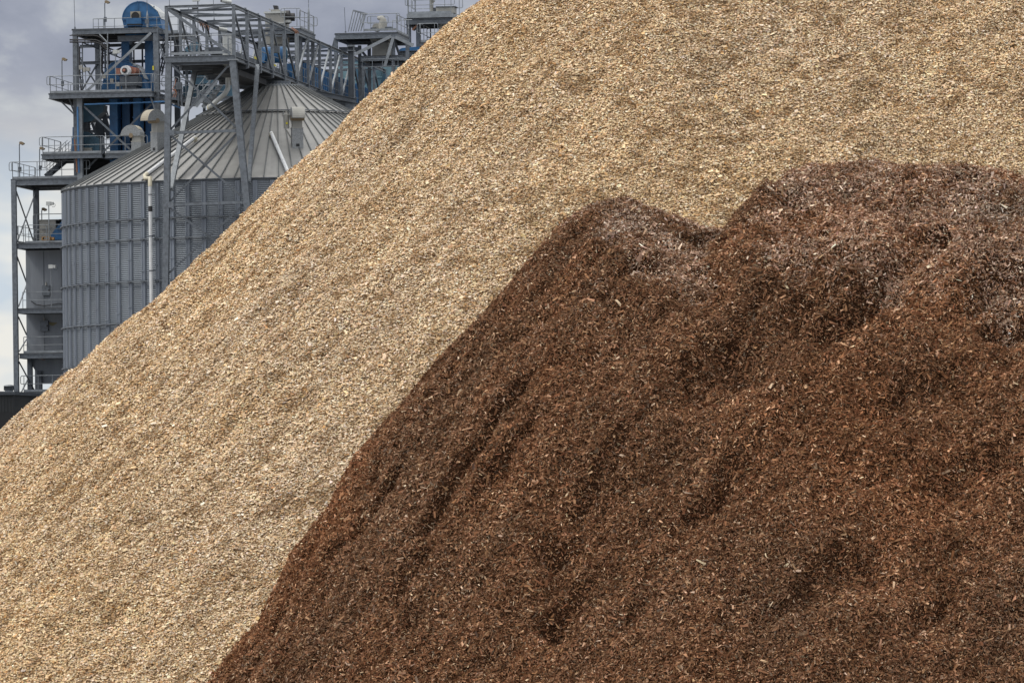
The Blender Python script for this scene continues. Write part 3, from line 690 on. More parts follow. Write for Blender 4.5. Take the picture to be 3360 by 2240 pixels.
a = PV(*cB(962, 455), VG + 3); b = MB(); b.tube([a, Vector((a.x, a.y, GZF - .5))], .28, 16); vp = b.obj('vertical_duct', M['lightw'], gal)
b = MB(); b.tube([a - ZH * .02, a + ZH * .1], .32, 16); b.obj('duct_cap', M['steel_l'], vp)
# cable loom hanging under the left top chord
for k in range(12):
    v = -6.0 + k * .25; z_ = GZT - .15
    b = MB(); b.tube([L(GU0 + .3, v, z_), L(GU0 + .35 + .1 * math.sin(k), v + .2, z_ - .3 - .12 * (k % 3)), L(GU0 + .3, v + .45, z_ - .05)], .018, 5); b.obj('cable', M['black'] if k % 3 else M['copper'], gal)
# ------------------------------------------------------------------ trestle
tr = thing('gallery_trestle', 'tapered galvanised trestle holding up the front end of the truss bridge', 'trestle', tuple(L((GU0 + GU1) / 2, VG, 0)))
def leg(p, q, V, w, w2=None, zb=0.0, V2=None, m='steel'):
    a = PV(*p, V); c = PV(*q, V if V2 is None else V2); 
    if zb is not None: c = a + (c - a) * ((a.z - zb) / (a.z - c.z))
    b = MB(); b.ibeam(c, a, w, w, .05, up=VH); return b.obj('leg', M[m], tr)
leg((554, 204), (545, 820), VG, .34); leg((764, 198), (811, 670), VG, .37)
leg((641, 226), (560, 622), VG + 6, .27, zb=None, V2=VG + .35, m='steel_l'); leg((845, 216), (816, 600), VG + 6, .22, zb=None, V2=VG + .35, m='steel')
for p, q in ((cH(470, 400), cH(1100, 380)), (cH(460, 1095), cH(1175, 1070))):
    b = MB(); b.ibeam(PV(*p, VG), PV(*q, VG), .16, .2, up=VH); b.obj('strut', M['steel'], tr)
for p, q in (((559, 209), (773, 416)), ((752, 214), (561, 425)), ((561, 445), (796, 647)), ((778, 438), (556, 664)), ((553, 679), (830, 880)), ((800, 672), (545, 905))):
    brace(tr, p, q, VG + (.08 if p[0] > 600 else -.08), .115, 'steel_d')
for p in ((554, 436), (551, 672)):
    b = MB(); b.box(PV(*p, VG - .22) + UH * .16, .34, .02, .34); b.obj('gusset', M['steel'], tr)
b = MB(); b.box(PV(765, 197, VG), .55, .5, .06); b.obj('cap_plate', M['steel_l'], tr)
# ------------------------------------------------------------------ elevator tower
VT = 16.0
et = thing('elevator_tower', 'tall open steel tower with railed platforms behind the silo', 'tower', tuple(L(UZ(380, 300, VT)[0], VT + 3, 0)))
uL, zT = UZ(*cA(940, 380), VT); uR, _ = UZ(*cA(1972, 352), VT); uC, _ = UZ(248, 200, VT); uC2, _ = UZ(512, 200, VT)
DV = 6.5
column(et, 247, VT, 96, w=.30, m='steel', px2=249, y2=300); column(et, 512, VT, 88, w=.34, px2=516, y2=310)
column(et, 262, VT - .5, 318, w=.34, px2=264, y2=560, m='steel_l')
for uu in (uC, uC2):
    b = MB(); b.ibeam(L(uu, VT + DV, 0), L(uu, VT + DV, zT), .32, .32, .035, up=VH); b.obj('column', M['steel'], et)
deck(et, uL, uR + .25, VT - .15, VT + DV, zT, bh=.30, joists=5, rail=(0, 0, 0, 0))
b = MB(); b.ibeam(L(uC + 2.6, VT + .6, zT - .62), L(uC2, VT + .6, zT - .62), .3, .34); b.obj('cross_beam', M['steel'], et); b = MB(); b.ibeam(L(uC + 2.6, VT + 2.6, zT - 1.0), L(uC2, VT + 2.6, zT - 1.0), .3, .3); b.obj('cross_beam', M['steel_d'], et)
ur0, _ = UZ(*cA(1190, 300), VT + 1.2)
railing(et, [L(ur0, VT + 4.4, zT), L(ur0, VT + 1.4, zT - .25), L(uR + 1.3, VT + 1.4, zT - .25)], h=1.0)
railing(et, [L(uR + 1.5, VT + 1.6, zT - .25), L(uR + 1.5, VT + 5.5, zT - .25)], h=1.05)
b = MB(); b.lbox(uR + .3, uR + 1.7, VT + 1.2, VT + 6.0, zT - .33, zT - .27); b.ibeam(L(uR + 1.7, VT + 1.2, zT - .45), L(uR + 1.7, VT + 6.2, zT - .45), .15, .3); b.obj('side_walkway', M['steel'], et)
# platform 2
u20, z2 = UZ(*cA(635, 1207), VT - 1.2); u21, _ = UZ(*cA(1955, 1167), VT - 1.2)
deck(et, u20, u21, VT - 1.2, VT + 5.6, z2 + .02, bh=.30, joists=6, rail=(1, 0, 1, 1))
railing(et, [L(u21 + .1, VT - 1.0, z2), L(u21 + .55, VT + 1.0, z2)], h=1.08)
u22, _ = UZ(*cA(2340, 1300), VT + 2)
deck(et, u21 + .5, u22, VT + .2, VT + 6.4, z2 - .12, bh=.3, rail=(1, 1, 0, 0), name='side_platform')
for p, q, v in ((cA(785, 1305), cA(960, 1475), VT - .3), (cA(885, 1260), cA(965, 1470), VT + .2), (cA(1935, 1240), cA(2000, 1425), VT - .9)): brace(et, p, q, v, .10)
brace(et, cA(1945, 425), cA(1115, 1178), VT - .2, .16, 'steel_l'); brace(et, cG(450, 295), cG(1395, 1175), VT - .4, .13); brace(et, cG(1745, 250), cG(510, 1480), VT + .4, .12); brace(et, cA(2040, 530), cA(2130, 790), VT, .1)
b = MB(); b.tube([PV(*cG(455, 252), VT - .9), PV(*cG(1980, 200), VT - .9), PV(*cG(2300, 320), VT + 2.5)], .055, 8); b.obj('pipe', M['blue_p'], et)
b = MB(); b.tube([PV(*cG(318, 300), VT - .75), PV(*cG(345, 1568), VT - .75)], .06, 8); b.obj('pipe', M['blue_p'], et)
b = MB(); b.tube([PV(*cG(262, 920), VT - .9), PV(*cG(312, 1560), VT - .9)], .045, 6); b.obj('pipe', M['copper'], et)
# cable trays
def tray(p, q, V, V2=None, wdir=None, w_=.45):
    a = PV(*p, V); c = PV(*q, V if V2 is None else V2); return ladder(et, a, c, wdir or UH, w_, 'steel_d', .28, .04, name='cable_tray')
tray(cA(1012, 1185), cA(1010, 560), VT - .3, w_=.25); tray(cA(1300, 1175), cA(1290, 570), VT + 2, w_=.33); tray(cA(1050, 545), cA(1545, 745), VT + .5, VT + 3.2, ZH, .32)
b = MB()
for dz in (0, -.28, -.42): b.tube(rounded([PV(*cA(895, 458), VT - .6) + ZH * dz, PV(*cA(1265, 460), VT - .6) + ZH * dz, PV(*cA(1375, 560), VT - .6) + ZH * dz], .3), .055 if dz else .035, 6)
b.obj('cable_bundle', M['black'], et)
b = MB(); b.tube(rounded([PV(*cA(1278, 445), VT - .6), PV(*cA(1380, 545), VT - .6), PV(*cA(1385, 1150), VT - .6)], .2), .045, 6); b.tube([PV(*cA(1385, 430), VT - .3), PV(*cA(1380, 1030), VT - .3)], .035, 6); b.tube([PV(*cA(1290, 570), VT - .6), PV(*cA(1300, 1150), VT - .6)], .03, 6); b.obj('conduit', M['steel_l'], et)
b = MB(); b.tube([PV(*cA(1020, 600), VT - .35), PV(*cA(1025, 900), VT - .35), PV(*cA(1045, 1180), VT - .35)], .05, 6); b.tube([PV(*cA(1320, 600), VT + 1.6), PV(*cA(1310, 900), VT + 1.6), PV(*cA(1360, 1080), VT + 1.2)], .07, 6); b.obj('cable_bundle', M['black'], et)
b = MB(); b.box(PV(*cA(1115, 895), VT - .8), .42, .3, .22); b.box(PV(*cA(1085, 900), VT - .9), .12, .2, .3); jb = b.obj('camera_box', M['cream_g'], et)
b = MB(); b.tube([PV(*cA(1100, 910), VT - .8), PV(*cA(1105, 1175), VT - .8)], .02, 5); b.obj('mount', M['steel_d'], jb)
b = MB(); b.box(PV(*cA(1970, 877), VT - .2), .10, .05, .25); b.obj('reflective_tag', M['yellow'], et)
# platform 3 and lower deck behind the roof
u30, z3 = UZ(*cK(385, 1418), VT - 1.0); u31, _ = UZ(*cK(905, 1412), VT - 1.0); u32, _ = UZ(*cK(1180, 1420), VT - 1.0)
deck(et, u30, u31 + .2, VT - 1.0, VT + 4, z3, bh=.26, rail=(1, 0, 0, 1)); deck(et, u31 + .4, u32 + 1, VT - .8, VT + 4, z3 - .02, bh=.26, rail=(1, 0, 1, 0))
b = MB(); b.prism([PV(px, py, VT + 2.2) for px, py in ((272, 528), (470, 520), (470, 700), (272, 700))], VH * 1.5); b.obj('dark_backdrop', M['dark'], et)  # added dark mass, imitates the shade behind the lower deck
# ladders seen through the tower
ladder(et, PV(*cG(640, 560), VT + 5), PV(*cG(700, 860), VT + 5) , UH, .5, 'steel_d'); ladder(et, PV(*cG(850, 1200), VT + 4), PV(*cG(800, 650), VT + 4), UH, .6, 'steel_d')
b = MB(); b.ibeam(PV(*cG(750, 560), VT + 4), PV(*cG(760, 1200), VT + 4), .5, .4, up=VH); b.bar(PV(*cG(820, 400), VT + 3.5), PV(*cG(930, 900), VT + 3.5), .3, .2); b.bar(PV(*cG(590, 570), VT + 3.5), PV(*cG(690, 870), VT + 3.5), .16); b.obj('back_frame', M['steel_d'], et)
for p, q in ((cG(890, 380), cG(960, 620)), (cG(840, 380), cG(950, 720)), (cG(895, 400), cG(885, 640))): brace(et, p, q, VT + 5, .05, 'steel_d')
# denser frame work at the back of the tower
for (xa, ya, xb, yb, w_) in ((262, 310, 330, 190, .09), (330, 300, 262, 190, .09), (330, 190, 512, 105, .1), (262, 330, 400, 470, .1), (330, 480, 262, 380, .09), (512, 330, 440, 470, .1)):
    brace(et, (xa, ya), (xb, yb), VT + 6.3, w_, 'steel_d')
for yy in (150, 205, 385, 430):
    b = MB(); b.ibeam(PV(262, yy + 3, VT + 6.2), PV(520, yy - 5, VT + 6.2), .12, .2); b.obj('back_beam', M['steel_d'], et)
stair(et, PV(*cA(2050, 960), VT + 4), PV(*cA(2140, 560), VT + 4), VH, .7, 'steel_d')
for k, x in enumerate((1345, 1400, 1640, 1685, 1720, 1830)):
    b = MB(); b.tube([PV(*cA(x, 560), VT + 3.4 + .2 * k), PV(*cA(x + 6, 1180), VT + 3.4 + .2 * k)], .04 + .01 * (k % 3), 6); b.obj('riser_pipe', M[('steel_l', 'black', 'steel_d')[k % 3]], et)
for x, y in ((1340, 985), (1440, 1040), (1520, 1085), (1040, 870), (1050, 1050), (1700, 1120), (1890, 280), (1470, 690)):
    b = MB(); b.box(PV(*cA(x, y), VT - .4), .22, .2, .26); b.obj('terminal_box', M[('cream_g', 'steel_d')[(x // 10) % 2]], et)
# ------------------------------------------------------------------ bucket elevators
def elevator(label, cx, cy, R_, V, depth, legs, ybase, motor, flip=1):
    u, z = UZ(cx, cy, V); e_ = thing('bucket_elevator', label, 'bucket elevator', tuple(L(u, V + depth / 2, 0)), 'blue bucket elevators in the tower')
    pts = [(-R_ * 1.0, 0)] + [(-R_ * math.cos(a), R_ * math.sin(a)) for a in [math.pi * i / 24 for i in range(1, 18)]] + [(R_ * 1.02, R_ * .42), (R_ * 1.22, 0), (R_ * 1.45, -R_ * 1.0), (-R_ * 1.0 * (1.25 if motor else .8), -R_ * 1.0)]
    b = MB(); b.prism([L(u + x, V, z + y) for x, y in pts], VH * depth); hd = b.obj('head', M['blue'], e_)
    b = MB(); arc = [(-(R_ + .03) * math.cos(a), (R_ + .03) * math.sin(a)) for a in [math.pi * i / 24 for i in range(9, 18)]] + [((R_ + .03) * 1.02, R_ * .44), ((R_ + .03) * 1.22, R_ * .0)]
    for i in range(len(arc) - 1): b.add([L(u + arc[i][0], V + .12, z + arc[i][1]), L(u + arc[i][0], V + depth, z + arc[i][1]), L(u + arc[i + 1][0], V + depth, z + arc[i + 1][1]), L(u + arc[i + 1][0], V + .12, z + arc[i + 1][1])], [(0, 1, 2, 3)])
    b.obj('hood_cover', M['lightw'], hd)
    b = MB()
    for i in range(len(pts) - 3): b.bar(L(u + pts[i][0] * .985, V - .02, z + pts[i][1] * .985), L(u + pts[i + 1][0] * .985, V - .02, z + pts[i + 1][1] * .985), .05)
    b.bar(L(u - R_, V - .02, z - .05), L(u + R_ * 1.25, V - .02, z - .05), .05); b.bar(L(u - R_ * .1, V - .02, z), L(u - R_ * .1, V - .02, z + R_ * 1.03), .05)
    b.obj('flange', M['blue'], hd)
    b = MB()
    for ls in (.45, .78): b.box(L(u + R_ * ls, V + .5, z + R_ * (1.02 - ls * .42)), .06, .12, .14)
    b.obj('lifting_lug', M['blue_d'], hd)
    for (l0, l1, yt) in legs:
        ua, _ = UZ(l0, yt, V + .6); ub, zt = UZ(l1, yt, V + .6)
        b = MB(); b.lbox(ua, ub, V + .5, V + 1.5, 0.05, z - R_ * .95); 
        for k in range(8): zz = z - R_ - 1.3 - 2.4 * k; b.lbox(ua - .05, ub + .05, V + .45, V + 1.55, zz, zz + .07)
        b.obj('casing', M['blue'], e_)
    return e_, u, z
e1, u1, z1 = elevator('blue bucket elevator head with pale curved cover on top of the tower', *cA(1790, 245), 1.10, VT + 1.6, 3.0, ((399, 424, 150), (476, 501, 150)), 0, False)
b = MB(); b.box(PV(*cA(1745, 215), VT + 1.4), .62, .3, .62); bx = b.obj('bearing_box', M['cream'], e1)
q = PV(*cA(1740, 208), VT + 1.2); b = MB(); b.tube([q, q + VH * .3], .26, 14); b.obj('bearing', M['dark'], bx)
b = MB(); b.box(PV(*cA(1730, 290), VT + 1.4), .95, .5, .5); b.obj('motor_shelf', M['blue'], e1)
b = MB(); b.box(PV(*cA(1735, 322), VT + 1.38), .9, .5, .09); b.obj('shelf_gap', M['dark'], e1)
e2, u2_, z2_ = elevator('lower blue bucket elevator head with round rust-orange motor in front', *cA(1560, 1015), 1.16, VT + .6, 3.0, ((360, 386, 350), (438, 461, 350)), 0, True)
q = PV(*cA(1605, 908), VT - .95)
ax = (VH * 1.0 + UH * .12).normalized()
b = MB(); b.tube([q, q + ax * .25], [.30, .335], 20); b.tube([q + ax * .25, q + ax * .32], [.335, .335], 20); mo = b.obj('motor', M['white'], e2)
b = MB(); b.tube([q + ax * .32, q + ax * 1.5], [.33, .33], 20); b.tube([q + UH * .35 + ax * .4, q + UH * .35 + ax * 1.3], .24, 12); b.box(q - UH * .52 + ax * .5 - ZH * .05, .32, .7, .42); b.obj('motor_body', M['rust'], mo)
b = MB(); b.tube([q - ax * .12 - ZH * .0, q], [.16, .17], 14); b.obj('motor_fan', M['black'], mo); b = MB(); b.tube([q - ax * .2, q - ax * .1], [.09, .09], 12); b.obj('shaft', M['rust'], mo)
b = MB(); b.box(q + ax * .9 - ZH * .65 + UH * .1, 1.15, 1.4, .6); b.box(q + ax * .9 - ZH * 1.05 + UH * .1, .9, 1.2, .3); b.obj('gearbox', M['steel_d'], e2)
b = MB(); b.box(q + ax * .9 - ZH * 1.35 + UH * .15, 1.0, 1.3, .35); b.obj('motor_frame', M['dark'], e2)
for s_ in (-1, 1):
    b = MB(); b.bar(q + ax * .6 - ZH * 1.5 + UH * .5 * s_, q + ax * .6 - ZH * .9 + UH * .5 * s_, .1); b.obj('foot', M['steel'], e2)
b = MB(); b.tube([q + UH * .75 + ax * .6 + ZH * (.28 + .0), q + UH * .75 + ax * .6 + ZH * -.35], .02, 5)
b.tube([q + UH * .5 - ZH * .1 + ZH * .4, q + UH * .8 + ZH * .3], .02, 5)
b.obj('guard', M['steel_l'], e2)
b = MB(); b.prism([PV(*cG(x, y), VT + 2.6) for x, y in ((1060, 215), (1440, 205), (1440, 1250), (1060, 1250))], VH * .2); b.obj('dark_back_sheet', M['dark'], e2)  # dark sheet added to fill the gap between the casings
b = MB(); b.prism([PV(*cG(x, y), VT + 3.2) for x, y in ((1500, 205), (1700, 205), (1700, 1250), (1500, 1250))], VH * .2); b.obj('dark_back_sheet', M['dark'], e2)  # another added dark sheet, right of the casings
# chute and surge hopper (blue) under platform 2
ch = thing('grain_chute', 'slanted blue chute dropping to a blue hopper below the middle tower platform', 'chute', tuple(PV(*cG(560, 1180), VT + 1)))
b = MB(); b.prism([PV(*cG(x, y), VT + .8) for x, y in ((400, 262), (820, 262), (810, 390), (590, 575), (430, 600), (405, 560))], VH * 1.2); b.obj('upper_chute', M['blue_d'], ch)
b = MB(); b.prism([PV(*cG(x, y), VT + .9) for x, y in ((415, 600), (500, 590), (520, 790), (415, 770))], VH * .9); b.obj('neck', M['steel_d'], ch)
b = MB(); b.box(PV(*cG(465, 632), VT + 1.3), .62, 1.0, .05); b.box(PV(*cG(465, 715), VT + 1.3), .62, 1.0, .05); b.obj('flange', M['steel_d'], ch)
b = MB(); b.prism([PV(*cG(x, y), VT + .7) for x, y in ((410, 770), (520, 785), (735, 905), (735, 1185), (180, 1185), (215, 900), (405, 880))], VH * 1.6); hb = b.obj('hopper', M['blue_d'], ch)
b = MB()
for x in (470, 545, 640): b.bar(PV(*cG(x, 900), VT + .68), PV(*cG(x, 1180), VT + .68), .05)
b.obj('rib', M['blue_d'], hb)
b = MB(); b.box(PV(*cG(475, 1125), VT + .55), .85, .25, .22); b.obj('gate_actuator', M['cream_g'], ch)
b = MB(); b.prism([PV(*cG(x, y), VT + .2) for x, y in ((222, 690), (300, 690), (300, 1180), (190, 1180), (222, 900))], VH * 1.2); b.prism([PV(*cG(x, y), VT + .3) for x, y in ((245, 530), (300, 530), (300, 690), (245, 690))], VH * .9); b.obj('side_duct', M['blue'], ch)
# ------------------------------------------------------------------ left annex: deck, stair, hopper building
VA = 15.5
an = thing('hopper_building', 'grey plated hopper block on steel columns with railed decks at far left', 'hopper building', tuple(L(UZ(120, 900, VA)[0], VA + 3, 0)))
ua, za = UZ(*cD(150, 345), VA); ub, _ = UZ(*cD(1000, 320), VA)
deck(an, ua, ub + .6, VA, VA + 6.2, za, bh=.36, joists=5, rail=(1, 0, 0, 1))
column(an, 45, VA, 592, w=.30, px2=52, y2=1100); uc0, _ = UZ(45, 700, VA)
uBk, _ = UZ(119, 750, VA + 6.2)
b = MB(); b.ibeam(L(uc0, VA + 6.2, 0), L(uc0, VA + 6.2, za - .3), .33, .33, up=VH); b.obj('column', M['steel_d'], an)
um0, zm = UZ(*cD(218, 1172), VA); um1, _ = UZ(*cD(830, 1172), VA)
deck(an, um0, um1 + 2, VA + .1, VA + 6, zm + .02, bh=.30, joists=4, rail=(0, 0, 1, 1))
railing(an, [L(um0 + .5, VA + .2, zm), L(um1 + 1.5, VA + .2, zm)], h=1.15); railing(an, [L(um0 + .9, VA + 1.6, zm), L(um1, VA + 1.6, zm)], h=1.9, toe=False)
for p, q in ((cD(200, 470), cD(430, 1130)), (cD(450, 530), cD(215, 1160))):
    a = PV(*p, VA if p[0] < 80 else VA + 6.2); c = PV(*q, VA + 6.2 if p[0] < 80 else VA); b = MB(); b.angle(a, c, .09, .025); b.obj('brace', M['steel'], an)
for (y0, y1) in (((220, 'D', 1340), None),) : pass
for p, q, f in (((56, 840), (87, 925), 0), ((86, 935), (60, 1005), 1), ((60, 1037), (88, 1098), 0), ((85, 1114), (62, 1152), 1), ((62, 1184), (118, 1288), 0), ((92, 1240), (67, 1290), 1)):
    a = PV(*p, VA if not f else VA + 2.6); c = PV(*q, VA + 2.6 if not f else VA); b = MB(); b.angle(a, c, .09, .025); b.obj('brace', M['steel_d'] if not f else M['steel_l'], an)
# plated body
ubl, zb1 = UZ(84, 822, VA + 2.2); _, zb0 = UZ(87, 1170, VA + 2.2)
b = MB(); b.lbox(ubl, ubl + 7, VA + 2.2, VA + 5.8, zb0, zb1)
bd = b.obj('bin_body', M['hull'], an)
b = MB()
for k in range(1, 5): b.lbox(ubl + k * 1.15, ubl + k * 1.15 + .03, VA + 2.18, VA + 2.2, zb0 + .1, zb1 - .05)
b.obj('seam', M['steel_d'], bd)
a_ = lambda x, y, V=VA + 2.3: PV(*cE(x, y), V)
b = MB(); b.prism([a_(325, 845), a_(900, 845), a_(760, 1120), a_(440, 1120), a_(400, 1050), a_(325, 930)], VH * 3.2); b.obj('hopper_cone', M['hull'], an)
for px, yt in ((98, 1165), (130, 1215)):
    u, z = UZ(px, yt, VA + 2.2); b = MB(); b.ibeam(L(u, VA + 2.2, 0), L(u, VA + 2.2, z), .3, .3, up=VH); b.obj('column', M['steel_d'], an)
b = MB(); b.prism([a_(700, 800), a_(760, 800), a_(760, 1120), a_(700, 1120)], VH * .3); b.obj('column', M['steel_d'], an)
for (x0, y0, x1) in ((188, 350, 700), (198, 812, 700), (200, 1210, 520)):
    u0_, z0_ = UZ(*cE(x0, y0), VA); u1_, _ = UZ(*cE(x1, y0), VA)
    deck(an, u0_, u1_ + 1.5, VA + .1, VA + 2.1, z0_, bh=.28 if y0 < 1000 else .34, joists=2, rail=(0, 0, 0, 0))
    railing(an, [L(u0_ + .25, VA + .2, z0_), L(u1_ + 1, VA + .2, z0_)], h=1.02, sp=3.3 if y0 < 1000 else .9, ends=(y0 > 1000), toe=y0 > 500)
def jbox(cx, cy, w_, h_):
    b = MB(); b.box(PV(cx, cy, VA + 2.08), w_, .2, h_); j = b.obj('switch_box', M['steel'], an)
    b = MB(); q = PV(cx, cy, VA + 2.0) + ZH * (h_ / 2 + .1); b.tube([q - ZH * .1, q + ZH * .12], [.07, .05], 10); b.obj('beacon', M['cream_g'], j)
    b = MB(); b.box(PV(cx, cy, VA + 1.97) + UH * w_ * .35, .08, .03, .1); b.obj('handle', M['black'], j)
jbox(*cE(475, 165), .5, .62); jbox(*cE(456, 530), .52, .64)
b = MB(); b.prism([PV(*cE(x, y), VA + 2.17) for x, y in ((505, 490), (592, 498), (545, 530), (505, 520))], VH * .02); b.obj('spray_mark', mat('ochre_mark', (.22, .19, .10), .6), an)
b = MB(); b.tube([PV(*cE(x, y), VA + 2.1) for x, y in ((320, 275), (370, 310), (450, 322), (520, 315), (600, 300), (660, 305))], .025, 5); b.obj('cable', M['black'], an)
b = MB(); q = PV(*cE(390, 857), VA + .6); b.tube([q, q + UH * .32], .07, 10); vv = b.obj('lamp_tube', M['cream_g'], an); b = MB(); q = PV(*cE(448, 862), VA + .6); b.tube([q + UH * .12 * math.cos(t) + ZH * .12 * math.sin(t) for t in [k * .6 for k in range(10)]], .022, 5); b.obj('cable_coil', M['copper'], vv)
# filter cabinet and blue drive on the middle deck
fl = thing('filter_cabinet', 'pale cabinet standing on the left middle deck beside a slanted blue guard', 'cabinet', tuple(PV(*cD(620, 1135), VA + 2)))
b = MB(); u0_, zt_ = UZ(*cD(505, 878), VA + 2); u1_, _ = UZ(*cD(715, 878), VA + 2); b.lbox(u0_, u1_, VA + 2, VA + 3.4, zm, zt_); cb = b.obj('cabinet_body', M['cream_g'], fl)
b = MB(); b.lbox(u0_ - .04, u1_ + .25, VA + 1.95, VA + 3.5, zt_ + .003, zt_ + .06); b.lbox(u0_ + .1, u1_ - .3, VA + 1.9, VA + 1.98, zt_ - .52, zt_ - .42); b.obj('lid', M['cream_g'], cb)
b = MB(); b.tube([L(u1_ + .05, VA + 2.6, zt_ - .2), L(u1_ + .45, VA + 2.6, zt_ - .2)], .3, 14); b.obj('fan_motor', M['dark'], fl)
b = MB(); b.prism([PV(*cD(x, y), VA + 1.8) for x, y in ((655, 1125), (655, 1060), (730, 960), (790, 890), (850, 860), (850, 1125))], VH * .8); b.obj('belt_guard', M['blue'], fl)
cr = thing('orange_crate', 'small orange plastic crate on the middle deck in front of the pale cabinet', 'crate', tuple(PV(*cD(600, 1128), VA + .9)))
b = MB(); q = PV(*cD(600, 1110), VA + .9); b.box(q - UH * .25, .06, .4, .22); b.box(q + UH * .25, .06, .4, .22); b.box(q + ZH * .1, .5, .4, .04); b.box(q - ZH * .09, .5, .4, .04); b.box(q + UH * .42, .16, .3, .16); b.obj('crate_body', M['ochre'], cr)
# stair from the deck up to platform 3
st_ = thing('access_stair', 'steel stair climbing from the far left deck to the platform under the blue hopper', 'stair', tuple(PV(148, 582, VA + .8)))
stair(st_, PV(148, 578, VA + .8), PV(222, 515, VA + .8), VH, .85, 'steel_d')
st2 = thing('roof_stair', 'pale galvanised stair rising to the right in front of the blue ducts, behind the trestle', 'stair', tuple(PV(*cL(620, 1568), 9)))
stair(st2, PV(*cL(640, 1568), 9), PV(*cL(1180, 905), 9), (VH + UH * .25).normalized(), 1.0, 'steel_l')
b = MB(); b.bar(PV(*cL(950, 1560), 13), PV(*cL(1340, 960), 12), .2, .1); b.obj('stringer', M['steel_l'], st2)
# blue plant and walkways between tower and gallery
dz_ = thing('blue_duct_conveyor', 'dark blue duct conveyor on a railed walkway between the tower and the gallery', 'conveyor', tuple(PV(*cL(600, 1400), 19)))
b = MB(); b.prism([PV(*cL(x, y), 19) for x, y in ((315, 1045), (1600, 1010), (1600, 1330), (315, 1360))], VH * 1.2)
dc = b.obj('duct_body', M['blue_d'], dz_)
b = MB(); b.prism([PV(*cL(x, y), 18) for x, y in ((640, 560), (900, 700), (1120, 880), (1100, 960), (700, 990), (560, 1010), (620, 800))], VH * 1.2); b.prism([PV(*cL(x, y), 17) for x, y in ((200, 470), (640, 520), (620, 640), (540, 700), (470, 620), (400, 560))], VH * 1.0); b.obj('bent_chute', M['blue_d'], dz_)
b = MB(); b.prism([PV(*cB(x, y), 8) for x, y in ((400, 640), (530, 530), (610, 560), (560, 660), (480, 690))], VH * .8); b.obj('spout', M['blue_d'], dz_)
b = MB(); b.ibeam(PV(*cL(310, 1395), 18), PV(*cL(1600, 1360), 18), .15, .3); b.obj('walkway_beam', M['steel'], dz_)
for x in (390, 700, 1080):
    b = MB(); b.tube([PV(*cL(x, 1400), 18), PV(*cL(x, 560 if x < 500 else 1010), 18)], .03, 6); b.obj('post', M['steel_l'], dz_)
b = MB()
for y0, y1 in ((580, 560), (825, 790), (1015, 1000), (1215, 1180)): b.tube([PV(*cL(240, y0), 18), PV(*cL(1400, y1), 18)], .028, 6)
b.obj('rail', M['steel_l'], dz_)
for k, (x, y, x2, y2) in enumerate(((30, 1100, 150, 1180), (60, 1120, 140, 860), (60, 1330, 130, 1120), (110, 1340, 150, 1180), (10, 1190, 90, 1150))):
    b = MB(); b.tube([PV(*cL(x, y), 14), PV(*cL((x + x2) / 2 + 15, (y + y2) / 2), 14), PV(*cL(x2, y2), 14)], .016, 5); b.obj('cable', M['orange'], dz_)
b = MB(); b.box(PV(*cL(215, 1040), 14), .35, .3, .45); b.tube([PV(*cL(200, 900), 14), PV(*cL(205, 1560), 14)], .06, 6); b.tube([PV(*cL(270, 960), 14), PV(*cL(290, 1560), 14)], .07, 6); b.obj('valve_rack', M['steel_d'], dz_)
for (x0, x1, y, V_) in ((560, 760, 168, 20), (560, 770, 205, 21), (600, 800, 232, 22)):
    p0, p1 = PV(x0, y, V_), PV(x1, y - 6, V_)
    railing(dz_, [p0, p1], h=1.05, toe=False, m='steel')
    b = MB(); b.ibeam(p0 - ZH * .15, p1 - ZH * .15, .12, .24); b.obj('walkway_beam', M['steel_d'], dz_)
for px in (575, 612, 668, 705, 742):
    u_, z_ = UZ(px, 165, 21); b = MB(); b.ibeam(L(u_, 21, 0), L(u_, 21, z_), .16, .16, up=VH); b.obj('support_post', M['steel_d'], dz_)
for (a_1, a_2, b_1, b_2) in ((575, 232, 612, 168), (612, 232, 668, 168), (705, 232, 668, 168), (705, 232, 742, 168)):
    brace(dz_, (a_1, a_2), (b_1, b_2), 21, .08, 'steel')
# ------------------------------------------------------------------ towers behind the gallery
def post_set(parent, pts, V, w=.2, m='steel'):
    for (px, yt) in pts:
        u, z = UZ(px, yt, V); b = MB(); b.ibeam(L(u, V, 0), L(u, V, z), w, w, up=VH); b.obj('column', M[m], parent)
V1 = 8.0
t1 = thing('filter_tower', 'railed steel platform carrying a white filter box just above the gallery roof', 'platform', tuple(L(UZ(900, 100, V1)[0], V1, 0)))
u0_, z_ = UZ(*cB(1080, 425), V1); u1_, zz = UZ(*cB(1900, 365), V1)
deck(t1, u0_ + 2, u1_, V1, V1 + 5.0, zz, bh=.28, rail=(0, 0, 1, 0))
b = MB(); b.ibeam(PV(*cB(1070, 425), V1 + 1), PV(*cB(1640, 395), V1 + 1), .2, .3); b.obj('cross_beam', M['steel_d'], t1)
railing(t1, [PV(*cB(1700, 335), V1 + .2), PV(*cB(1860, 335), V1 + .2)], h=1.08, toe=False); railing(t1, [L(u1_ - .05, V1 + .3, zz), L(u1_ - .05, V1 + 4.8, zz)], h=1.12)
post_set(t1, ((867, 105), (985, 105)), V1 + 1, .22); post_set(t1, ((1026, 122),), V1 + 4, .2)
f1 = thing('filter_box', 'white panelled filter box with a black exhaust, highest thing over the gallery middle', 'dust filter', tuple(PV(*cB(1570, 330), V1 + .6)), 'filter units')
uf0, zf1 = UZ(*cB(1450, 178), V1 + .5); uf1, zf0 = UZ(*cB(1700, 565), V1 + .5)
b = MB(); b.lbox(uf0, uf1, V1 + .5, V1 + 2.1, zf0, zf1); fb = b.obj('cabinet_body', M['cream_g'], f1)
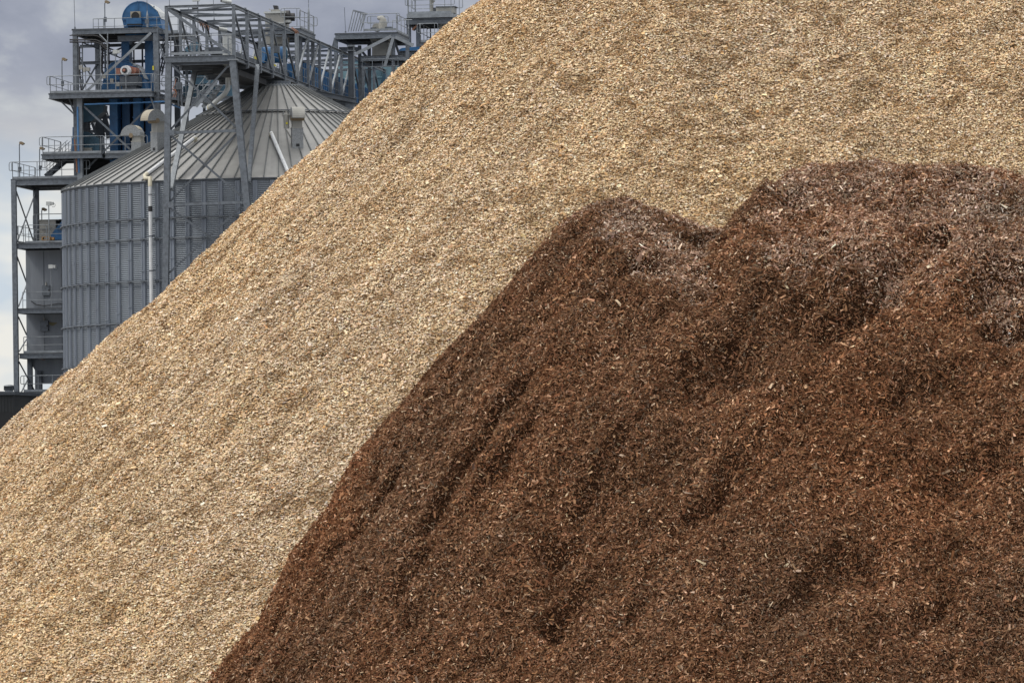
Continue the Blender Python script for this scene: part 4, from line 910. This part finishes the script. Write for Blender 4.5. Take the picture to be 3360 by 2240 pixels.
b = MB(); b.lbox(uf0 - .07, uf1 + .05, V1 + .42, V1 + 2.2, zf1 + .003, zf1 + .12); b.lbox(uf0 - .02, uf1 + .02, V1 + .47, V1 + .5, zf1 - .62, zf1 - .58); b.obj('lid', M['lightw'], fb)
b = MB(); b.prism([PV(*cB(x, y), V1 + 1) for x, y in ((1550, 72), (1605, 75), (1615, 135), (1565, 130))], VH * .4); b.obj('exhaust', M['black'], f1)
b = MB(); b.box(PV(*cB(1585, 145), V1 + 1.1), .5, .5, .15); b.bar(PV(*cB(1500, 120), V1 + .8), PV(*cB(1560, 150), V1 + .8), .05); b.obj('exhaust_base', M['cream_g'], f1)
b = MB(); q = PV(*cB(1715, 225), V1 + 1.2); b.tube([q, q + UH * .25], .42, 16); b.tube([q + UH * .25, q + UH * .55], .25, 12); b.obj('fan', M['black'], f1)
b = MB(); b.box(PV(*cB(1740, 280), V1 + 1), .4, .5, .16); b.obj('fan_tray', M['lightw'], f1)
V2 = 22.0
t2 = thing('transfer_tower', 'braced steel tower with cream chute and looped railings, left of the pile edge', 'tower', tuple(L(UZ(1240, 200, V2)[0], V2, 0)))
u0_, z_ = UZ(*cC(395, 432), V2); u1_, zz = UZ(*cC(1185, 412), V2)
deck(t2, u0_, u1_, V2, V2 + 4.6, zz, bh=.34, rail=(0, 0, 0, 0))
um_, _ = UZ(*cC(720, 415), V2)
railing(t2, [PV(*cC(760, 405), V2 + .2), PV(*cC(1180, 395), V2 + .2)], h=1.1); railing(t2, [L(u1_, V2 + .3, zz), L(u1_, V2 + 4.4, zz)], h=1.1); railing(t2, [PV(*cC(850, 400), V2 + 3), PV(*cC(1030, 398), V2 + 3)], h=.95, toe=False)
b = MB(); A0, A1 = PV(*cC(622, 138), V2 + .5), PV(*cC(805, 185), V2 + 1.2); C0, C1 = PV(*cC(560, 410), V2 + .5), PV(*cC(735, 405), V2 + 1.2)
b.bar(A0, A1, .06, .1)
for k in range(6): b.tube([A0.lerp(A1, k / 5.5), C0.lerp(C1, k / 5.5)], .03, 5)
b.tube([PV(*cC(770, 180), V2 + .5), PV(*cC(720, 400), V2 + .5)], .035, 5)
b.obj('raked_guard', M['steel_l'], t2)
for p, q in ((cC(1115, 468), cC(645, 705)), (cC(1142, 480), cC(1030, 860)), (cC(1165, 480), cC(1400, 590))): brace(t2, p, q, V2, .2, 'steel_l')
for p, q in ((cC(1150, 510), cC(1265, 840)), (cC(395, 500), cC(365, 610)), (cC(420, 520), cC(640, 590)), (cC(700, 620), cC(800, 740))): brace(t2, p, q, V2 + 1.5, .16, 'steel_d')
post_set(t2, ((1102, 125), (1290, 125), (1337, 135)), V2 + .3, .22); post_set(t2, ((1211, 128), (1180, 150)), V2 + 4, .2)
u2a, z2a = UZ(*cC(720, 722), V2 + .2); u2b, _ = UZ(*cC(1270, 722), V2 + .2); deck(t2, u2a, u2b, V2 + .2, V2 + 4, z2a, bh=.3, rail=(0, 0, 0, 0), name='lower_platform')
b = MB(); b.tube([PV(*cC(735, 768), V2 - .2), PV(*cC(1275, 755), V2 - .2)], .03, 5); b.tube([PV(*cC(740, 870), V2 - .2), PV(*cC(1210, 850), V2 - .2)], .03, 5)
for x in (740, 870, 1000, 1130, 1200): b.tube([PV(*cC(x, 765), V2 - .2), PV(*cC(x, 900), V2 - .2)], .025, 5)
b.obj('railing', M['steel'], t2)
b = MB(); b.ibeam(PV(*cC(440, 640), V2 + 1), PV(*cC(720, 640), V2 + 1), .15, .3); b.obj('cross_beam', M['steel_d'], t2)
b = MB(); b.ibeam(PV(*cC(720, 850), V2 + .5), PV(*cC(1250, 830), V2 + .5), .15, .24); b.obj('cross_beam', M['steel_d'], t2)
b = MB(); b.bar(PV(*cC(1150, 575), V2 + 3), PV(*cC(1400, 575), V2 + 3), .12, .15); b.obj('cross_beam', M['steel_d'], t2)
tb = thing('cream_chute_box', 'cream square chute hanging under the railed deck right of the big dark column', 'chute', tuple(PV(*cC(970, 715), V2 + 1)))
b = MB(); b.prism([PV(*cC(x, y), V2 + .8) for x, y in ((835, 505), (1085, 505), (1075, 560), (1075, 715), (865, 715), (865, 560))], VH * 1.6); b.obj('chute_body', M['cream_g'], tb)
b = MB(); b.box(PV(*cC(970, 545), V2 + .85), 1.15, .3, .05); b.obj('chute_flange', M['steel_d'], tb)
g2 = thing('gooseneck_vent', 'cream curved gooseneck vent beside a round fan on the looped-rail deck', 'vent', tuple(PV(*cC(1000, 385), V2 + 1.5)))
b = MB(); b.tube([PV(*cC(1000, 385), V2 + 1.5), PV(*cC(1003, 320), V2 + 1.5), PV(*cC(1005, 265), V2 + 1.5), PV(*cC(980, 235), V2 + 1.5), PV(*cC(935, 235), V2 + 1.5)], [.30, .28, .24, .18, .10], 12); b.obj('vent_pipe', M['cream_g'], g2)
b = MB(); q = PV(*cC(920, 355), V2 + 1.4); b.tube([q, q + VH * .4], .27, 16); b.obj('fan', M['cream_g'], g2)
b = MB(); b.box(PV(*cC(1075, 370), V2 + 1.5), .45, .4, .2); b.box(PV(*cC(885, 375), V2 + 1.3), .35, .3, .15); b.obj('motor', M['steel_d'], g2)
b = MB(); b.tube([PV(*cC(1130, 400), V2 + 2), PV(*cC(1130, 265), V2 + 2), PV(*cC(1380, 258), V2 + 2)], .03, 5); b.obj('pipe', M['steel_l'], t2)
pl = thing('dark_riser_column', 'thick dark steel column rising through the gallery near the pale pile edge', 'column', tuple(PV(1155, 340, 12)))
u_, z_ = UZ(1152, 150, 12.0); b = MB(); b.ibeam(L(u_, 12.0, 0), L(u_, 12.0, z_), .36, .36, up=UH); cshaft = b.obj('column_shaft', M['steel_d'], pl)
b = MB(); b.lbox(u_ - .22, u_ + .22, 11.75, 12.25, z_ - .35, z_ - .3); b.lbox(u_ - .22, u_ + .22, 11.75, 12.25, z_ - .08, z_ + .02); b.obj('stiffener_plate', M['steel'], cshaft)
b = MB(); b.ibeam(PV(*cC(150, 1195), 10), PV(*cC(660, 1300), 11.5), .25, .3); b.ibeam(PV(*cC(380, 1330), 11.8), PV(*cC(660, 1330), 11.8), .25, .35); b.obj('support_beam', M['steel_d'], pl)
b = MB(); b.ibeam(PV(*cC(590, 1420), 11.6), PV(*cC(590, 1335), 11.6), .6, .4, up=VH); b.ibeam(PV(*cC(590, 1700), 11.6), PV(*cC(590, 1420), 11.6), .5, .4, up=VH); b.obj('support_post', M['steel'], pl)
tk = thing('pale_blue_tank', 'pale blue banded tank seen through the gallery truss', 'tank', tuple(PV(1225, 380, 40)))
q0 = PV(*cC(885, 1200), 40); b = MB(); top = PV(*cC(885, 880), 40)
n_ = 28
rings = []
zz_ = 0.0
while zz_ < top.z: rings.append((zz_, 2.5)); rings.append((zz_ + 1.05, 2.5)); rings.append((zz_ + 1.08, 2.56)); rings.append((zz_ + 1.17, 2.56)); zz_ += 1.2
rings.append((top.z + .7, .5))
vs = [Vector((q0.x + r_ * math.cos(2 * math.pi * i / n_), q0.y + r_ * math.sin(2 * math.pi * i / n_), z__)) for z__, r_ in rings for i in range(n_)]
b.add(vs, [(j * n_ + i, j * n_ + (i + 1) % n_, (j + 1) * n_ + (i + 1) % n_, (j + 1) * n_ + i) for j in range(len(rings) - 1) for i in range(n_)]); b.obj('tank_shell', M['teal'], tk)
b = MB(); b.prism([PV(*cC(x, y), 33) for x, y in ((930, 1200), (1010, 950), (1040, 950), (1040, 1200))], VH * 1); b.prism([PV(*cC(x, y), 33) for x, y in ((655, 890), (780, 900), (780, 1010), (730, 1100), (655, 1000))], VH); b.obj('inlet_chute', M['blue_d'], tk)
V3 = 30.0
t3 = thing('far_platform_tower', 'farthest steel tower, its railed platform cut off by the picture top beside the pile', 'tower', tuple(L(UZ(1420, 60, V3)[0], V3, 0)))
u0_, z_ = UZ(*cC(1305, 240), V3); u1_, _ = UZ(*cC(1900, 215), V3)
deck(t3, u0_, u1_ + .9, V3, V3 + 3.4, z_, bh=.36, rail=(0, 0, 0, 0), m='steel_d')
b = MB(); b.lbox(u0_ + .05, u1_, V3 - .1, V3 + 3.2, z_ + .01, z_ + .28); b.obj('raised_deck', M['steel_l'], t3)
railing(t3, [L(u0_ + .15, V3 + .1, z_ + .28), L(u1_ - .1, V3 + .1, z_ + .28)], h=1.15, sp=1.15); railing(t3, [L(u0_ + .15, V3 + 2.9, z_ + .28), L(u1_, V3 + 2.9, z_ + .28)], h=1.15, sp=.9); railing(t3, [L(u0_ + .1, V3 + .1, z_ + .28), L(u0_ + .1, V3 + 2.9, z_ + .28)], h=1.15)
b = MB(); b.box(PV(*cC(1820, 135), V3 + 1.5), 1.2, 1.1, .45); mb_ = b.obj('machine_box', M['cream_g'], t3)
b = MB(); b.box(PV(*cC(1830, 98), V3 + 1.5), 1.3, 1.2, .05); b.box(PV(*cC(1660, 135), V3 + 1.3), .3, .5, .3); b.obj('machine_lid', M['steel_d'], mb_)
b = MB(); b.tube([PV(*cC(1630, 160), V3 + 1), PV(*cC(1632, 40), V3 + 1), PV(*cC(1640, 5), V3 + 1)], [.12, .12, .22], 10); b.obj('vent_stack', M['cream_g'], t3)
b = MB(); b.prism([PV(*cC(x, y), V3 + .6) for x, y in ((1728, 280), (1890, 280), (1870, 330), (1780, 380), (1770, 520), (1728, 520))], VH * 1.4); hp = b.obj('hopper', M['cream_g'], t3)
b = MB(); b.box(PV(*cC(1800, 305), V3 + .55), .6, .03, .16); b.obj('label_plate', M['lightw'], hp)
b = MB(); b.bar(PV(*cC(1480, 290), V3 + .2), PV(*cC(1385, 390), V3 + .2), .12); b.obj('brace', M['copper'], t3)
b = MB(); b.bar(PV(*cC(1395, 385), V3 + .4), PV(*cC(1500, 300), V3 + .4), .3, .2); b.obj('support_arm', M['steel_d'], t3)
post_set(t3, ((1341, 70), (1372, 75), (1497, 66)), V3 + .4, .26, 'steel_d')
u0_, z_ = UZ(*cC(1480, 545), V3 - 1); u1_, _ = UZ(*cC(1680, 545), V3 - 1)
deck(t3, u0_, u1_, V3 - 1, V3 + 3, z_, bh=.2, rail=(1, 0, 1, 1), h=1.2, name='lower_platform')
b = MB(); b.ibeam(PV(*cC(1200, 690), V3 - 2), PV(*cC(1440, 680), V3 - 2), .2, .3); b.obj('cross_beam', M['steel_d'], t3)
bb = thing('blue_conveyor_head', 'blue conveyor casing peeping over the pile edge behind the transfer tower', 'conveyor', tuple(PV(*cC(1300, 700), V3 - 1)))
b = MB(); b.prism([PV(*cC(x, y), V3 - 1) for x, y in ((1215, 640), (1250, 620), (1480, 600), (1480, 670), (1215, 690))], VH); b.obj('casing', M['blue'], bb)
b = MB(); b.prism([PV(*cC(x, y), V3 - 4) for x, y in ((730, 740), (820, 745), (820, 830), (730, 830))], VH); b.obj('end_box', M['blue_d'], bb)
# ------------------------------------------------------------------ poles, floodlights, cameras, lightning rods
def flood(label, px, py, V, pole, flip=1):
    base = PV(px, py, V); t = thing('floodlight', label, 'floodlight', tuple(base), 'floodlights on poles on the decks')
    b = MB(); b.tube([base, base + ZH * pole, base + ZH * (pole + .12) + UH * .12], .035, 6); b.obj('pole', M['steel'], t)
    h = base + ZH * (pole + .10) + UH * .16
    b = MB(); b.prism([h + UH * x + ZH * z - VH * .18 for x, z in ((-.13, -.06), (-.12, .07), (.0, .09), (.2, -.02), (.15, -.09), (.02, -.12))], VH * .26); hd = b.obj('lamp_head', M['tan'], t)
    b = MB(); b.prism([h + UH * x + ZH * z - VH * .14 for x, z in ((.02, -.125), (.15, -.095), (.155, -.115), (.025, -.14))], VH * .2); b.obj('lens', M['glass'], hd)
    b = MB(); b.box(base + ZH * .55 + UH * .03, .16, .14, .3); b.obj('control_gear', M['steel_d'], t)
    return t
def pole_h(px, yb, yt, V): return UZ(px, yt, V)[1] - UZ(px, yb, V)[1]
flood('floodlight on the far left deck corner, outermost of all', *cD(253, 330), VA + .3, pole_h(*cD(253, 330)[:1], cD(0, 330)[1], 475, VA + .3))
flood('floodlight beside the foot of the left stair', *cD(512, 315), VA + .3, pole_h(cD(512, 0)[0], cD(0, 315)[1], 492, VA + .3))
flood('floodlight on the left end of the motor platform', *cA(800, 1190), VT - 1.0, pole_h(cA(800, 0)[0], cA(0, 1190)[1], 200, VT - 1.0))
flood('floodlight on the top deck left of the uppermost blue head', *cA(1350, 365), VT + 2, pole_h(cA(1350, 0)[0], cA(0, 365)[1], 12, VT + 2))
flood('floodlight rising behind the pale filter cabinet', *cD(540, 1130), VA + 4, pole_h(cD(540, 0)[0], cD(0, 1130)[1], cD(0, 750)[1], VA + 4))
def pole_cam(label, px, py, V, yt, horizontal=False):
    base = PV(px, py, V); pole = pole_h(px, py, yt, V); t = thing('pole_camera', label, 'camera', tuple(base), 'cameras on poles')
    b = MB(); b.tube([base, base + ZH * pole], .03, 6); b.obj('pole', M['steel_l'], t)
    h = base + ZH * (pole + .1); b = MB(); b.box(h, .28, .3, .24); b.box(h + UH * .22, .16, .25, .18); b.obj('housing', M['lightw'], t)
    b = MB(); b.tube([h + UH * .3 + UH * .12 * math.sin(a) - ZH * .1 + ZH * .12 * math.cos(a) for a in [k * .5 for k in range(9)]], .012, 4); b.obj('cable', M['steel_d'], t)
pole_cam('boxy camera on a tall thin pole in front of the pale filter cabinet', *cD(632, 1170), VA + .1, cD(0, 680)[1])
pole_cam('boxy camera on a thin pole in front of the grey plated wall', *cE(530, 340), VA + .1, cE(0, 0)[1] - 20)
pole_cam('boxy camera on a pole left of the rust-orange motor', *cA(1490, 1190), VT - 1.1, cA(0, 690)[1])
def cctv(label, px, py, V, ln=.55, m='lightw'):
    q = PV(px, py, V); t = thing('cctv_camera', label, 'camera', tuple(q - ZH * .25), 'tube cameras on the gallery')
    ax_ = (UH * .8 + VH * .5 - ZH * .15).normalized()
    b = MB(); b.tube([q - ax_ * ln * .5, q + ax_ * ln * .5], .11, 12); hd = b.obj('housing', M[m], t)
    b = MB(); b.tube([q - ax_ * (ln * .5 + .03), q - ax_ * ln * .5], .09, 12); b.obj('lens', M['black'], hd)
    b = MB(); b.tube([q - ZH * .25, q], .03, 6); b.box(q - ZH * .22, .2, .2, .05); b.obj('bracket', M['steel_l'], t)
cctv('white tube camera on top of the gallery front beam', *cB(950, 22), VG + .2, .6)
cctv('white tube camera inside the gallery under the roof bracing', *cB(905, 380), -7.0, .5)
def rod(label, px, yb, yt, V, fat=0):
    a = PV(px[0], yb, V); t = thing('lightning_rod', label, 'rod', tuple(a), 'lightning rods')
    c = PV(px[1], yt, V); b = MB(); b.tube([a, c], .017, 5); b.obj('rod', M['steel_d'], t)
    b = MB(); b.tube([a, a.lerp(c, .06)], .05, 6); b.obj('socket', M['steel'], t)
    if fat: b = MB(); b.tube([a, a + (c - a).normalized() * fat], .07, 8); b.tube([a + (c - a).normalized() * fat, a + (c - a).normalized() * (fat + .3)], [.07, .02], 8); b.obj('mast', M['steel_l'], t)
rod('thin rod on the top left corner of the elevator tower', (246, 242), 97, -40, VT)
rod('thin rod on a mast before the uppermost blue head', (484, 481), 90, -60, VT + 1.2, .75)
rod('thin rod at the left front corner of the gallery roof', (556, 554), 22, -60, VG)
rod('thin rod standing behind the gallery roof bracing', (703, 697), 70, -60, 6)
rod('thin rod on a mast on the filter platform corner', (1013, 1012), 100, -60, V1 + 2, 1.1)
rod('thin short rod left of the raked guard', (1134, 1130), 108, 25, V2 + .2)
pc = thing('weather_sensor_mast', 'mast with sensor heads standing behind the gallery front roof', 'mast', tuple(PV(650, 60, 10)))
b = MB(); b.tube([PV(650, 200, 10), PV(649, -10, 10)], .035, 6); b.obj('pole', M['steel'], pc)
b = MB(); q = PV(*cB(552, 120), 10); b.box(q, .35, .25, .16); b.tube([q - UH * .3 + UH * .14 * math.cos(a) + ZH * .14 * math.sin(a) for a in [k * .7 for k in range(7)]], .014, 4); b.obj('sensor', M['dark'], pc)
b = MB(); q = PV(*cB(560, 8), 10); b.box(q, .45, .25, .12); b.obj('lamp', M['lightw'], pc)
# ------------------------------------------------------------------ shed at the left edge
VS = 6.0
sh = thing('dark_shed', 'low dark shed with overhanging roof at the left picture edge', 'shed', tuple(L(UZ(0, 1350, VS)[0], VS + 5, 0)))
us0, _ = UZ(-260, 1290, VS); us1, zs1 = UZ(*cE(149, 1222), VS); _, zs2 = UZ(*cE(140, 1415), VS)
b = MB(); b.lbox(us0, us1 - .1, VS, VS + 10, 0, zs1 - .1)
sw = b.obj('wall', M['shed'], sh)
b = MB()
k = us0
while k < us1 - .15: b.lbox(k, k + .06, VS - .03, VS, zs2, zs1 - .12); k += .2
b.obj('cladding_rib', M['shed'], sw)
b = MB(); b.lbox(us0 - .2, us1 + .12, VS - .25, VS + 10.2, zs1 - .1 + .003, zs1 + .02); b.prism([L(us0 - .2, VS - .3, zs1 + .023), L(us1 + .12, VS - .3, zs1 + .023), L(us1 + .12, VS - .3, zs1 + .1), L(us0 - .2, VS - .3, zs1 + .28)], VH * 10.4); b.obj('roof', M['steel_d'], sh)
b = MB(); b.lbox(us0, us1 - 1.3 + 1.2, VS - .06, VS - .033, 0, zs2 - .02); b.obj('dark_lower_front', M['dark'], sh)  # plain dark sheet across the lower front of the wall
tv = thing('roof_ventilator', 'round finned turbine ventilator on the dark shed roof', 'ventilator', tuple(PV(*cE(92, 1200), VS + 2)))
q = PV(*cE(92, 1192), VS + 2); rb = .34
b = MB(); b.tube([q - ZH * .4, q + ZH * .0], .26, 20); b.obj('throat', M['steel_l'], tv)
b = MB()
for i in range(28):
    a = 2 * math.pi * i / 28; d_ = UH * math.cos(a) + VH * math.sin(a); t_ = UH * -math.sin(a) + VH * math.cos(a)
    b.prism([q + d_ * rb * .72, q + d_ * rb * .95 + t_ * .02, q + d_ * rb * .9 + t_ * .05 + ZH * .26, q + d_ * rb * .68 + ZH * .26], t_ * .015)
b.tube([q + ZH * .01, q + ZH * .26], rb * .66, 20)
fn_ = b.obj('fins', M['steel_d'], tv)
b = MB(); b.tube([q + ZH * .26, q + ZH * .31, q + ZH * .35], [rb * .97, rb * .85, rb * .3], 28); b.obj('cap', M['steel_l'], tv)
